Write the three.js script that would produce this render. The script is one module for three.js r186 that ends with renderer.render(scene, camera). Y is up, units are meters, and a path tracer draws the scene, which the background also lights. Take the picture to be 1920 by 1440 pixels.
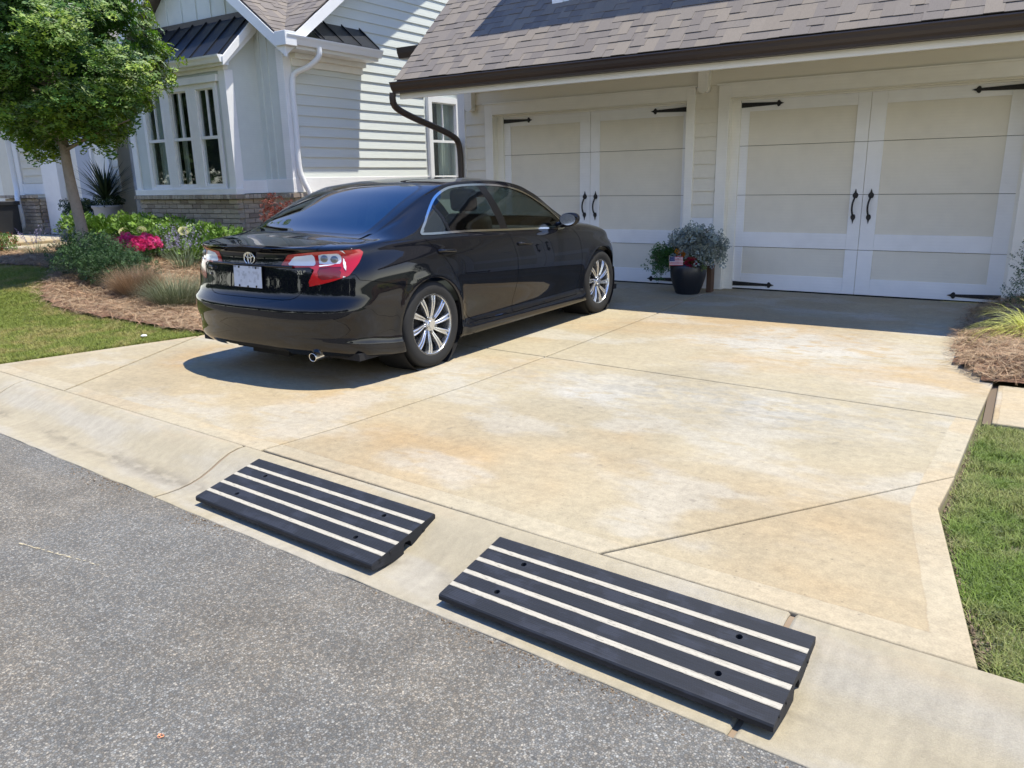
import * as THREE from 'three';
import { mergeGeometries } from 'three/addons/utils/BufferGeometryUtils.js';
import { RoundedBoxGeometry } from 'three/addons/geometries/RoundedBoxGeometry.js';
import { FontLoader } from 'three/addons/loaders/FontLoader.js';
import { TextGeometry } from 'three/addons/geometries/TextGeometry.js';
import { Brush, Evaluator, SUBTRACTION } from 'three-bvh-csg';

// ------------------------------------------------------------------ camera, sky, sun, exposure
const scene = new THREE.Scene();
const camera = new THREE.PerspectiveCamera(52.85, 4 / 3, 0.05, 900);
camera.rotation.order = 'YXZ';
camera.position.set(2.935, 1.3675, 9.337);
camera.rotation.set(-0.2599, 0.5858, -0.0204);
scene.add(camera);
const renderer = new THREE.WebGLRenderer({ antialias: true });
renderer.setSize(1024, 768);
renderer.toneMapping = THREE.LinearToneMapping;
renderer.toneMappingExposure = 1.58;
renderer.shadowMap.enabled = true;
const SUN = new THREE.Vector3(0.26, 1, -0.14).normalize();
const sun = new THREE.DirectionalLight(new THREE.Color(1, 0.945, 0.83), 4.8);
sun.position.copy(SUN).multiplyScalar(60); sun.target.position.set(0, 0, 0);
sun.castShadow = true; sun.shadow.mapSize.set(4096, 4096); sun.shadow.radius = 1;
Object.assign(sun.shadow.camera, { left: -22, right: 14, top: 16, bottom: -16, near: 5, far: 120 });
scene.add(sun, sun.target);
{ // clear midday sky: deep blue overhead, pale towards the horizon, a few thin cloud wisps
  const W = 256, H = 128, d = new Float32Array(W * H * 4);
  for (let j = 0; j < H; j++) {
    const el = ((j + 0.5) / H - 0.5) * Math.PI, s = Math.max(0, Math.sin(el));
    const k = Math.pow(1 - s, 3.4);
    const r = 0.042 + k * 1.80, g = 0.200 + k * 1.66, b = 0.70 + k * 0.90;
    for (let i = 0; i < W; i++) {
      const o = (j * W + i) * 4;
      if (el < 0) { d[o] = 0.20; d[o + 1] = 0.19; d[o + 2] = 0.16; }
      else { d[o] = r; d[o + 1] = g; d[o + 2] = b; }
      d[o + 3] = 1;
    }
  }
  const t = new THREE.DataTexture(d, W, H, THREE.RGBAFormat, THREE.FloatType);
  t.mapping = THREE.EquirectangularReflectionMapping; t.colorSpace = THREE.LinearSRGBColorSpace;
  t.magFilter = t.minFilter = THREE.LinearFilter; t.needsUpdate = true;
  scene.background = t; scene.environment = t;
}

// ------------------------------------------------------------------ helpers
let seed = 20240611;
const rnd = () => { seed = (seed + 0x6D2B79F5) | 0; let t = Math.imul(seed ^ (seed >>> 15), 1 | seed); t = (t + Math.imul(t ^ (t >>> 7), 61 | t)) ^ t; return ((t ^ (t >>> 14)) >>> 0) / 4294967296; };
const rr = (a, b) => a + (b - a) * rnd();
const V = (x, y, z) => new THREE.Vector3(x, y, z);
const clamp = (x, a, b) => Math.min(b, Math.max(a, x));
const sstep = t => { const u = clamp(t, 0, 1); return u * u * (3 - 2 * u); };
const lerp = (a, b, t) => a + (b - a) * t;
const used = {};
const numbered = n => { if (!(n in used)) { used[n] = 0; return n; } return n + '_' + String(++used[n]).padStart(3, '0'); };
function tag(o, label, category, group, kind) {
  if (label) o.userData.label = label; if (category) o.userData.category = category;
  if (group) o.userData.group = group; if (kind) o.userData.kind = kind; return o;
}
function thing(name, label, category, pos = [0, 0, 0], turn = 0, group) {
  const o = new THREE.Group(); o.name = numbered(name); o.position.set(...pos); o.rotation.y = turn; scene.add(o);
  return tag(o, label, category, group);
}
function prep(g) { // non-indexed position/normal/uv only
  if (g.index) g = g.toNonIndexed();
  for (const k of Object.keys(g.attributes)) if (!['position', 'normal', 'uv'].includes(k)) g.deleteAttribute(k);
  if (!g.attributes.normal) g.computeVertexNormals();
  if (!g.attributes.uv) g.setAttribute('uv', new THREE.Float32BufferAttribute(new Float32Array(g.attributes.position.count * 2), 2));
  g.morphAttributes = {}; return g;
}
const merge = l => l.length === 1 ? prep(l[0]) : mergeGeometries(l.map(prep), false);
function metreUV(g, k = 1) { // uv in metres from position, by the way each face points
  g = prep(g); const p = g.attributes.position, uv = g.attributes.uv, a = V(), b = V(), c = V(), n = V();
  for (let i = 0; i < p.count; i += 3) {
    a.fromBufferAttribute(p, i); b.fromBufferAttribute(p, i + 1); c.fromBufferAttribute(p, i + 2);
    n.copy(b).sub(a).cross(c.clone().sub(a)); const ax = Math.abs(n.x), ay = Math.abs(n.y), az = Math.abs(n.z);
    [a, b, c].forEach((q, j) => { if (ay >= ax && ay >= az) uv.setXY(i + j, q.x * k, q.z * k); else if (ax >= az) uv.setXY(i + j, q.z * k, q.y * k); else uv.setXY(i + j, q.x * k, q.y * k); });
  }
  return g;
}
function mesh(name, geos, mat, parent = scene, kind) {
  const g = Array.isArray(geos) ? merge(geos) : geos;
  const m = new THREE.Mesh(g, mat); m.name = parent === scene ? numbered(name) : name; m.castShadow = m.receiveShadow = true;
  if (kind) m.userData.kind = kind; parent.add(m); return m;
}
const box = (x0, x1, y0, y1, z0, z1) => { const g = new THREE.BoxGeometry(x1 - x0, y1 - y0, z1 - z0); g.translate((x0 + x1) / 2, (y0 + y1) / 2, (z0 + z1) / 2); return g; };
const bx = (x0, x1, y0, y1, z0, z1) => metreUV(box(x0, x1, y0, y1, z0, z1));
const rbx = (x0, x1, y0, y1, z0, z1, r = 0.008, s = 2) => { const g = new RoundedBoxGeometry(x1 - x0, y1 - y0, z1 - z0, s, r); g.translate((x0 + x1) / 2, (y0 + y1) / 2, (z0 + z1) / 2); return g; };
function prism(pts, depth, place) { // extruded closed 2-D outline; place maps (a, b, t in 0..1) to a point
  const sh = new THREE.Shape(pts.map(p => new THREE.Vector2(p[0], p[1])));
  const g = new THREE.ExtrudeGeometry(sh, { depth: 1, bevelEnabled: false, steps: 1 }), p = g.attributes.position;
  for (let i = 0; i < p.count; i++) { const q = place(p.getX(i), p.getY(i), p.getZ(i) * depth); p.setXYZ(i, q[0], q[1], q[2]); }
  g.computeVertexNormals(); return fixWinding(g);
}
function fixWinding(g) { // make a closed solid face outwards
  g = prep(g); const p = g.attributes.position; let vol = 0; const a = V(), b = V(), c = V();
  for (let i = 0; i < p.count; i += 3) { a.fromBufferAttribute(p, i); b.fromBufferAttribute(p, i + 1); c.fromBufferAttribute(p, i + 2); vol += a.dot(b.cross(c)); }
  if (vol < 0) { for (const k of Object.keys(g.attributes)) { const at = g.attributes[k], n = at.itemSize; for (let i = 0; i < at.count; i += 3) for (let j = 0; j < n; j++) { const t = at.array[(i + 1) * n + j]; at.array[(i + 1) * n + j] = at.array[(i + 2) * n + j]; at.array[(i + 2) * n + j] = t; } } g.computeVertexNormals(); }
  return g;
}
const along = (pts, r, seg = 24, rad = 8, closed = false) => new THREE.TubeGeometry(new THREE.CatmullRomCurve3(pts.map(p => V(...p)), closed, 'centripetal'), seg, r, rad, closed);
function beam(a, b, w, h) { // box from a to b, width w sideways and height h
  const A = V(...a), B = V(...b), L = A.distanceTo(B), g = new THREE.BoxGeometry(w, h, L), m = new THREE.Matrix4().lookAt(A, B, V(0, 1, 0));
  g.applyMatrix4(m); const c = A.add(B).multiplyScalar(0.5); g.translate(c.x, c.y, c.z); return metreUV(g);
}
function taper(pts, r0, r1, rad = 7) { // limb
  const c = new THREE.CatmullRomCurve3(pts.map(p => V(...p))), seg = pts.length * 4, g = new THREE.TubeGeometry(c, seg, 1, rad), p = g.attributes.position;
  for (let i = 0; i <= seg; i++) { const q = c.getPointAt(i / seg), r = lerp(r0, r1, i / seg); for (let j = 0; j <= rad; j++) { const k = i * (rad + 1) + j; p.setXYZ(k, q.x + (p.getX(k) - q.x) * r, q.y + (p.getY(k) - q.y) * r, q.z + (p.getZ(k) - q.z) * r); } }
  g.computeVertexNormals(); return g;
}
function scatter(name, geo, mat, list, parent, colours) { // uncountable bits: list of [pos, quaternion, scale]
  const m = new THREE.InstancedMesh(geo, mat, list.length), M = new THREE.Matrix4(), c = new THREE.Color();
  list.forEach(([p, q, s], i) => { M.compose(p, q, typeof s === 'number' ? V(s, s, s) : s); m.setMatrixAt(i, M); if (colours) { const [r, g, b] = colours(i, p); m.setColorAt(i, c.setRGB(r, g, b)); } });
  m.name = parent === scene ? numbered(name) : name; m.castShadow = m.receiveShadow = true; m.userData.kind = 'stuff'; parent.add(m); return m;
}
const qEuler = (x, y, z, o = 'YXZ') => new THREE.Quaternion().setFromEuler(new THREE.Euler(x, y, z, o));
const upTo = n => new THREE.Quaternion().setFromUnitVectors(V(0, 1, 0), n.clone().normalize());

// ------------------------------------------------------------------ noise and textures
const hash2 = (x, y, s) => { let h = Math.imul(x | 0, 374761393) ^ Math.imul(y | 0, 668265263) ^ Math.imul(s | 0, 1274126177); h = Math.imul(h ^ (h >>> 13), 1274126177); return ((h ^ (h >>> 16)) >>> 0) / 4294967296; };
function vnoise(x, y, s = 0, per = 0) {
  const xi = Math.floor(x), yi = Math.floor(y), fx = x - xi, fy = y - yi, u = fx * fx * (3 - 2 * fx), v = fy * fy * (3 - 2 * fy);
  const w = per ? (a => ((a % per) + per) % per) : (a => a);
  const a = hash2(w(xi), w(yi), s), b = hash2(w(xi + 1), w(yi), s), c = hash2(w(xi), w(yi + 1), s), d = hash2(w(xi + 1), w(yi + 1), s);
  return a + (b - a) * u + (c - a) * v + (a - b - c + d) * u * v;
}
function fbm(x, y, s, oct = 4, per = 0) { let a = 0.5, t = 0, n = 0, f = 1; for (let i = 0; i < oct; i++) { t += a * vnoise(x * f, y * f, s + i * 17, per ? per * f : 0); n += a; a *= 0.5; f *= 2; } return t / n; }
const toS = c => { c = clamp(c, 0, 1); return 255 * (c <= 0.0031308 ? 12.92 * c : 1.055 * Math.pow(c, 1 / 2.4) - 0.055); };
function texture(W, H, fn, { srgb = true, repeat = [1, 1], offset = [0, 0], clampEdge = false } = {}) { // fn(i, j) -> [r, g, b] linear, row 0 is v = 0
  const d = new Uint8Array(W * H * 4);
  for (let j = 0, o = 0; j < H; j++) for (let i = 0; i < W; i++, o += 4) { const c = fn(i, j); if (srgb) { d[o] = toS(c[0]); d[o + 1] = toS(c[1]); d[o + 2] = toS(c[2]); } else { d[o] = clamp(c[0], 0, 1) * 255; d[o + 1] = clamp(c[1], 0, 1) * 255; d[o + 2] = clamp(c[2], 0, 1) * 255; } d[o + 3] = 255; }
  const t = new THREE.DataTexture(d, W, H); t.wrapS = t.wrapT = clampEdge ? THREE.ClampToEdgeWrapping : THREE.RepeatWrapping; t.magFilter = THREE.LinearFilter; t.minFilter = THREE.LinearMipmapLinearFilter; t.generateMipmaps = true; t.anisotropy = 8;
  if (srgb) t.colorSpace = THREE.SRGBColorSpace; t.repeat.set(...repeat); t.offset.set(...offset); t.needsUpdate = true; return t;
}
const lin = (r, g, b) => new THREE.Color().setRGB(r, g, b);
const std = (r, g, b, rough = 0.8, extra = {}) => new THREE.MeshStandardMaterial({ color: lin(r, g, b), roughness: rough, metalness: 0, ...extra });

// painted boards: faint long grain and blotches, uv in metres
const paintTex = texture(512, 512, (i, j) => { const n = fbm(i / 64, j / 64, 3, 4, 8), g = fbm(i / 128, j / 4, 9, 3, 4); const k = 0.93 + 0.10 * (n - 0.5) + 0.05 * (g - 0.5); return [k, k, k * 0.995]; }, { repeat: [1 / 1.1, 1 / 1.1] });
const paintBump = texture(512, 512, (i, j) => { const n = fbm(i / 48, j / 3, 21, 4, 0) * 0.7 + fbm(i / 9, j / 9, 4, 2, 0) * 0.3; return [n, n, n]; }, { srgb: false, repeat: [1 / 1.1, 1 / 1.1] });
const paint = (r, g, b, rough = 0.62) => new THREE.MeshStandardMaterial({ color: lin(r, g, b), map: paintTex, bumpMap: paintBump, bumpScale: 0.0012, roughness: rough });
const M = {
  siding: paint(0.74, 0.78, 0.73), lap: paint(0.80, 0.76, 0.64), batten: paint(0.68, 0.72, 0.68), trim: paint(0.90, 0.90, 0.885, 0.5), trimWarm: paint(0.90, 0.88, 0.80, 0.5),
  panel: paint(0.80, 0.755, 0.635, 0.6), gutterWhite: std(0.80, 0.81, 0.80, 0.38), gutterBrown: std(0.045, 0.032, 0.027, 0.42),
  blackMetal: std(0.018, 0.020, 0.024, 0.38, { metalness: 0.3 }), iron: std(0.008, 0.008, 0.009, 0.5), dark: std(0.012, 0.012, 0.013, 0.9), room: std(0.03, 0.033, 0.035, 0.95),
  curtain: std(0.55, 0.60, 0.56, 0.95), soffit: paint(0.80, 0.76, 0.66),
  pane: new THREE.MeshPhysicalMaterial({ color: lin(0.93, 0.96, 0.95), roughness: 0.02, transmission: 1, thickness: 0, ior: 1.5, specularIntensity: 1 }),
};

// ------------------------------------------------------------------ ground, road, curb, driveway
const curbZ = x => 6.86 + 0.056 * x;                       // back edge of the rolled curb
const UX = 1 / Math.hypot(1, 0.056), UZ = 0.056 / Math.hypot(1, 0.056);
const street = (u, v, y) => [u * UX - v * UZ, y, 6.86 + u * UZ + v * UX];   // u along the street, v out into it
const hill = (x, z) => (0.32 * sstep((-3.6 - x) / 5) + 0.12 * sstep((-9 - x) / 6)) * sstep((6.7 + 0.056 * x - z) / 2.2);

const soilTex = texture(512, 512, (i, j) => { const n = fbm(i / 32, j / 32, 5, 5, 16), f = hash2(i, j, 8); const k = 0.55 + 0.7 * n + 0.25 * (f - 0.5); return [0.105 * k, 0.105 * k, 0.045 * k]; }, { repeat: [1 / 1.5, 1 / 1.5] });
const soilMat = new THREE.MeshStandardMaterial({ map: soilTex, roughness: 0.95 });
function sheet(x0, x1, z0, z1, step, hf, inside) {
  const nx = Math.round((x1 - x0) / step), nz = Math.round((z1 - z0) / step), pos = [], uv = [], idx = [];
  for (let j = 0; j <= nz; j++) for (let i = 0; i <= nx; i++) { const x = lerp(x0, x1, i / nx), z = lerp(z0, z1, j / nz); pos.push(x, hf(x, z), z); uv.push(x, z); }
  for (let j = 0; j < nz; j++) for (let i = 0; i < nx; i++) { const a = j * (nx + 1) + i, b = a + 1, c = a + nx + 1, d = c + 1; if (inside && !inside(lerp(x0, x1, (i + 0.5) / nx), lerp(z0, z1, (j + 0.5) / nz))) continue; idx.push(a, c, b, b, c, d); }
  const g = new THREE.BufferGeometry(); g.setAttribute('position', new THREE.Float32BufferAttribute(pos, 3)); g.setAttribute('uv', new THREE.Float32BufferAttribute(uv, 2)); g.setIndex(idx); g.computeVertexNormals(); return g;
}
const inPoly = (P, x, z) => { let c = false; for (let i = 0, j = P.length - 1; i < P.length; j = i++) if ((P[i][1] > z) !== (P[j][1] > z) && x < (P[j][0] - P[i][0]) * (z - P[i][1]) / (P[j][1] - P[i][1]) + P[i][0]) c = !c; return c; };
const segDist = (x, y, ax, ay, bx_, by_) => { const dx = bx_ - ax, dy = by_ - ay, t = clamp(((x - ax) * dx + (y - ay) * dy) / (dx * dx + dy * dy || 1e-9), 0, 1); return Math.hypot(x - ax - t * dx, y - ay - t * dy); };

const big = new THREE.PlaneGeometry(900, 900); big.rotateX(-Math.PI / 2); big.translate(0, -0.4, 0);
tag(mesh('ground', big, std(0.06, 0.075, 0.03, 0.95)), 'wide grassy ground reaching away beyond the houses', null, null, 'structure');
const leftEdge = z => z < 5 ? -3.46 : lerp(-3.46, -3.92, (z - 5) / 1.6);
tag(mesh('lawn', sheet(-40, -3.40, -18, 6.9, 0.25, (x, z) => (z > curbZ(x) - 0.01 ? -0.05 : x > leftEdge(z) ? -0.06 : hill(x, z) - 0.012)), soilMat), 'soil under the lawn left of the driveway', null, null, 'structure');
tag(mesh('lawn', sheet(2.6, 20, -6, 7.9, 0.2, (x, z) => z > curbZ(x) ? -0.2 : -0.045 + 0.03 * sstep((x - 3.2) / 3)), soilMat), 'soil under the lawn right of the driveway', null, null, 'structure');

// asphalt with pale stones
const AS = 1536, AC = 5, asphaltTex = texture(AS, AS, (i, j) => {
  const x = i / AC, y = j / AC, per = Math.floor(AS / AC); let d1 = 9, d2 = 9, id = 0; const xi = Math.floor(x), yi = Math.floor(y);
  for (let a = -1; a < 2; a++) for (let b = -1; b < 2; b++) { const cx = ((xi + a) % per + per) % per, cy = ((yi + b) % per + per) % per; const px = xi + a + hash2(cx, cy, 1), py = yi + b + hash2(cx, cy, 2), d = Math.hypot(px - x, py - y); if (d < d1) { d2 = d1; d1 = d; id = hash2(cx, cy, 3); } else if (d < d2) d2 = d; }
  const e = sstep((d2 - d1) / 0.34), t = id < 0.45 ? 0.13 + 0.12 * id : id < 0.88 ? 0.19 + 0.24 * (id - 0.45) : 0.28 + 1.1 * (id - 0.88), n = 0.8 + 0.4 * fbm(i / 96, j / 96, 31, 3, 16);
  const k = 0.74 * (0.085 + (t - 0.085) * e) * n, w = hash2(Math.floor(id * 9999), 5, 7); return [k * (1.06 + 0.12 * (w - 0.5)), k * (1.0), k * (0.85 - 0.12 * (w - 0.5))];
}, { repeat: [1 / 2.3, 1 / 2.3] });
const asphaltBump = texture(768, 768, (i, j) => { const k = fbm(i / 3, j / 3, 41, 3, 256); return [k, k, k]; }, { srgb: false, repeat: [1 / 1.2, 1 / 1.2] });
{
  const g = new THREE.PlaneGeometry(60, 7.4, 300, 74); g.rotateX(-Math.PI / 2); const p = g.attributes.position, uv = g.attributes.uv, col = [];
  for (let i = 0; i < p.count; i++) {
    const u = p.getX(i), v = p.getZ(i) + 4.238, q = street(u, v, -0.112 + 0.012 * Math.min(2, v - 0.52)); p.setXYZ(i, ...q); uv.setXY(i, u, v);
    const a = fbm(q[0] * 0.7 + 9, q[2] * 0.7, 61, 4), b = sstep((fbm(q[0] * 1.3, q[2] * 1.3 + 4, 71, 4) - 0.5) / 0.2) * 0.10, k = 0.97 + 0.16 * (a - 0.5); col.push(k * (1 + b * 0.7), k * (1 + b * 0.15), k * (1 - b * 0.6));
  }
  g.setAttribute('color', new THREE.Float32BufferAttribute(col, 3)); g.computeVertexNormals();
  tag(mesh('road', g, new THREE.MeshStandardMaterial({ map: asphaltTex, bumpMap: asphaltBump, bumpScale: 0.004, roughness: 0.86, vertexColors: true })), 'grey asphalt street with pale stone specks', null, null, 'structure');
}

// concrete
const concBump = texture(1024, 1024, (i, j) => { const a = fbm(i / 40, j / 2.2, 51, 3, 0), b = hash2(i, j, 52), c = fbm(i / 6, j / 6, 53, 3, 0); const k = 0.45 * a + 0.25 * b + 0.3 * c; return [k, k, k]; }, { srgb: false, repeat: [5.2, 5.2] });
const DX0 = -4.3, DZ0 = -0.4, DS = 7.8;
const flare = [[2.87, -0.3], [2.83, 4.43], [2.77, 5.87], [2.98, 7.05]], flareL = [[-3.46, -0.3], [-3.46, 5.0], [-3.92, 6.62]];
const edgeDist = (P, x, z) => { let d = 9; for (let i = 0; i + 1 < P.length; i++) d = Math.min(d, segDist(x, z, P[i][0], P[i][1], P[i + 1][0], P[i + 1][1])); return d; };
const mix3 = (a, b, t) => [a[0] + (b[0] - a[0]) * t, a[1] + (b[1] - a[1]) * t, a[2] + (b[2] - a[2]) * t];
const blob = (x, z, cx, cz, rx, rz) => Math.exp(-((x - cx) ** 2 / rx ** 2 + (z - cz) ** 2 / rz ** 2));
const driveTex = texture(2048, 2048, (i, j) => {
  const x = DX0 + (i + 0.5) / 2048 * DS, z = DZ0 + (j + 0.5) / 2048 * DS;
  const n1 = fbm(x * 0.8 + 3, z * 1.1, 101, 5), n2 = fbm(x * 1.7, z * 2.6 + 7, 111, 5), st = fbm(x * 5, z * 24, 121, 4), n3 = fbm(x * 5, z * 7, 131, 4), gr = hash2(i, j, 141), sp = fbm(x * 45, z * 45, 151, 2);
  let c = [0.462, 0.392, 0.252];
  const or = clamp(sstep((n1 - 0.42) / 0.28) * 0.75 + 0.5 * blob(x, z, 2.35, 6.3, 0.6, 0.6) + 0.35 * blob(x, z, 0.3, 6.2, 1.2, 0.5) + 0.35 * blob(x, z, -1.8, 6.0, 1.6, 0.7) + 0.35 * blob(x, z, 0.9, 2.2, 1.0, 0.3) - 0.5 * blob(x, z, 1.7, 4.6, 1.2, 0.6), 0, 1);
  c = mix3(c, [0.485, 0.345, 0.175], or * (0.72 + 0.45 * n3));
  const wh = clamp(0.95 * blob(x, z, 1.75, 2.95, 0.95, 0.75) * (0.4 + 1.1 * n2) + sstep((n2 - 0.5) / 0.2) * 0.5 + 0.7 * blob(x, z, 1.9, 4.75, 0.7, 0.3) * n3 * 1.4 + 0.55 * blob(x, z, 0.3, 5.0, 0.9, 0.28) * (n2 + 0.4), 0, 1);
  c = mix3(c, [0.545, 0.515, 0.435], wh * 0.85 * sstep((fbm(x * 9, z * 16, 196, 4) + 0.5 * n2 - 0.42) / 0.4));
  const gy = clamp(blob(x, z, 1.75, 4.75, 1.0, 0.42) * 1.1 + 0.7 * blob(x, z, 0.3, 4.75, 1.1, 0.22), 0, 1) * sstep((fbm(x * 14, z * 22, 161, 3) - 0.36) / 0.3); c = mix3(c, [0.33, 0.32, 0.27], gy * 0.42);
  let dC = curbZ(x) - z, e = Math.min(edgeDist(flare, x, z), edgeDist(flareL, x, z)); if (z < 4.4 && x > 0) e = 9;
  const dd = Math.min(dC, e) + 0.012 * (n3 - 0.5); if (dd < 0.115) { c = mix3(c, [0.54, 0.47, 0.33], 0.35 + 0.3 * n2); c = mix3(c, [0.52, 0.375, 0.185], 0.4 * sstep((n2 - 0.47) / 0.15)); } if (Math.abs(dd - 0.117) < 0.003) c = mix3(c, [0.33, 0.25, 0.15], 0.4 * sstep((n1 - 0.35) / 0.3));
  const spot = hash2(Math.floor(x * 11), Math.floor(z * 11), 171) > 0.985 ? sstep((0.3 - Math.hypot((x * 11) % 1 - 0.5, (z * 11) % 1 - 0.5) - 0.2 * sp) / 0.1) : 0; c = mix3(c, [0.18, 0.15, 0.11], spot * 0.35);
  const arc = Math.abs(Math.hypot(x - 1.55, z - 4.6) - 2.75); if (arc < 0.02 && z < 3 && x < 0.9) c = mix3(c, [0.62, 0.57, 0.47], 0.3 * n2);
  const ms = fbm(x * 24, z * 30, 191, 3), s2 = fbm(x * 14, z * 110, 192, 2), pit = hash2(i >> 1, j >> 1, 197) > 0.9955 ? 0.22 * hash2(i >> 1, j >> 1, 198) : 0, k = 0.705 - pit + 0.07 * (st - 0.5) + 0.16 * (gr - 0.5) + 0.15 * (sp - 0.5) + 0.07 * (n3 - 0.5) + 0.10 * (ms - 0.5) + 0.06 * (s2 - 0.5) - 0.07 * sstep((fbm(x * 0.9 + 5, z * 0.9, 193, 3) - 0.5) / 0.2); return [c[0] * k, c[1] * k, c[2] * k];
}, { clampEdge: true });
const slabMat = new THREE.MeshStandardMaterial({ map: driveTex, bumpMap: concBump, bumpScale: 0.0022, roughness: 0.82 });
{
  const drive = new THREE.Group(); drive.name = 'driveway'; scene.add(drive); tag(drive, 'tan concrete driveway cut into slabs in front of the garage', null, null, 'structure');
  const J = [[-0.20, -0.12], [-0.20, 1.1], [-0.15, 2.0], [-0.14, 4.215]], J2 = [[-0.14, 4.215], [-0.16, 5.2], [-0.25, 6.3], [-0.33, curbZ(-0.33) - 0.006]];
  const cz = x => curbZ(x) + 0.0105;
  const slabs = [
    [...J, [2.83, 4.43], [2.87, 3.5], [2.87, -0.12]], [...J2, [1.73, cz(1.73)], [2.795, 5.44], [2.83, 4.43]], [[1.73, cz(1.73)], [2.98, cz(2.98)], [2.77, 5.87], [2.795, 5.44]],
    [[-3.46, -0.12], [-3.46, 4.0], ...J.slice().reverse()], [[-3.46, 4.0], [-3.46, 5.0], [-2.55, cz(-2.55)], [-0.33, cz(-0.33)], ...J2.slice(0, 3).reverse()], [[-3.46, 5.0], [-3.92, cz(-3.92)], [-2.55, cz(-2.55)]]];
  for (const P of slabs) {
    let a2 = 0; P.forEach((p, i) => { const q = P[(i + 1) % P.length]; a2 += p[0] * q[1] - q[0] * p[1]; }); const Q = a2 < 0 ? P.slice().reverse() : P;
    const inset = Q.map((p, i) => { const a = Q[(i + Q.length - 1) % Q.length], b = Q[(i + 1) % Q.length]; const n1 = V(-(p[1] - a[1]), p[0] - a[0], 0).normalize(), n2 = V(-(b[1] - p[1]), b[0] - p[0], 0).normalize(), m = n1.clone().add(n2), k = 0.0155 / Math.max(0.35, 1 + n1.dot(n2)); return new THREE.Vector2(p[0] + m.x * k, p[1] + m.y * k); });
    let g = new THREE.ExtrudeGeometry(new THREE.Shape(inset), { depth: 0.1, bevelEnabled: true, bevelSize: 0.009, bevelThickness: 0.008, bevelSegments: 3 });
    g = prep(g); g.rotateX(Math.PI / 2); g.translate(0, -0.008, 0); const p = g.attributes.position, uv = g.attributes.uv;
    for (let i = 0; i < p.count; i++) uv.setXY(i, (p.getX(i) - DX0) / DS, (p.getZ(i) - DZ0) / DS);
    mesh('slab', fixWinding(g), slabMat, drive);
  }
  mesh('joint_bed', bx(-3.45, 2.74, -0.16, -0.024, -0.12, 6.6), std(0.26, 0.19, 0.12, 0.95), drive);
  const wk = new THREE.Group(); wk.name = 'side_walk'; scene.add(wk); tag(wk, 'narrow concrete walk leaving the right side of the driveway', null, null, 'structure');
  const walkMat = new THREE.MeshStandardMaterial({ map: driveTex, bumpMap: concBump, bumpScale: 0.0022, roughness: 0.82 });
  for (const [a, b] of [[2.895, 4.6], [4.615, 6.3]]) { const g = prep(rbx(a, b, -0.12, -0.006, 3.5, 4.43, 0.01)); const p = g.attributes.position; for (let i = 0; i < p.count; i++) g.attributes.uv.setXY(i, (p.getX(i) - 2.2) / DS, p.getZ(i) / DS); mesh('slab', g, walkMat, wk); }
  mesh('joint_filler', bx(2.85, 2.898, -0.1, -0.026, 3.45, 4.41), std(0.13, 0.095, 0.06, 0.95), wk);
  const pw = new THREE.Group(); pw.name = 'front_path'; scene.add(pw); tag(pw, 'pale sunlit concrete path leading to the front entrance', null, null, 'structure');
  for (const [a, b] of [[-17.5, -14.02], [-14, -12.02], [-12, -10.9]]) { const g = metreUV(rbx(a, b, 0.2, 0.425, 1.15, 2.85, 0.012), 1 / DS); g.translate(0, a < -13 ? 0.02 : -0.035, 0); mesh('slab', g, new THREE.MeshStandardMaterial({ map: driveTex, roughness: 0.85, color: lin(1.1, 1.12, 1.15) }), pw); }
}
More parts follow.
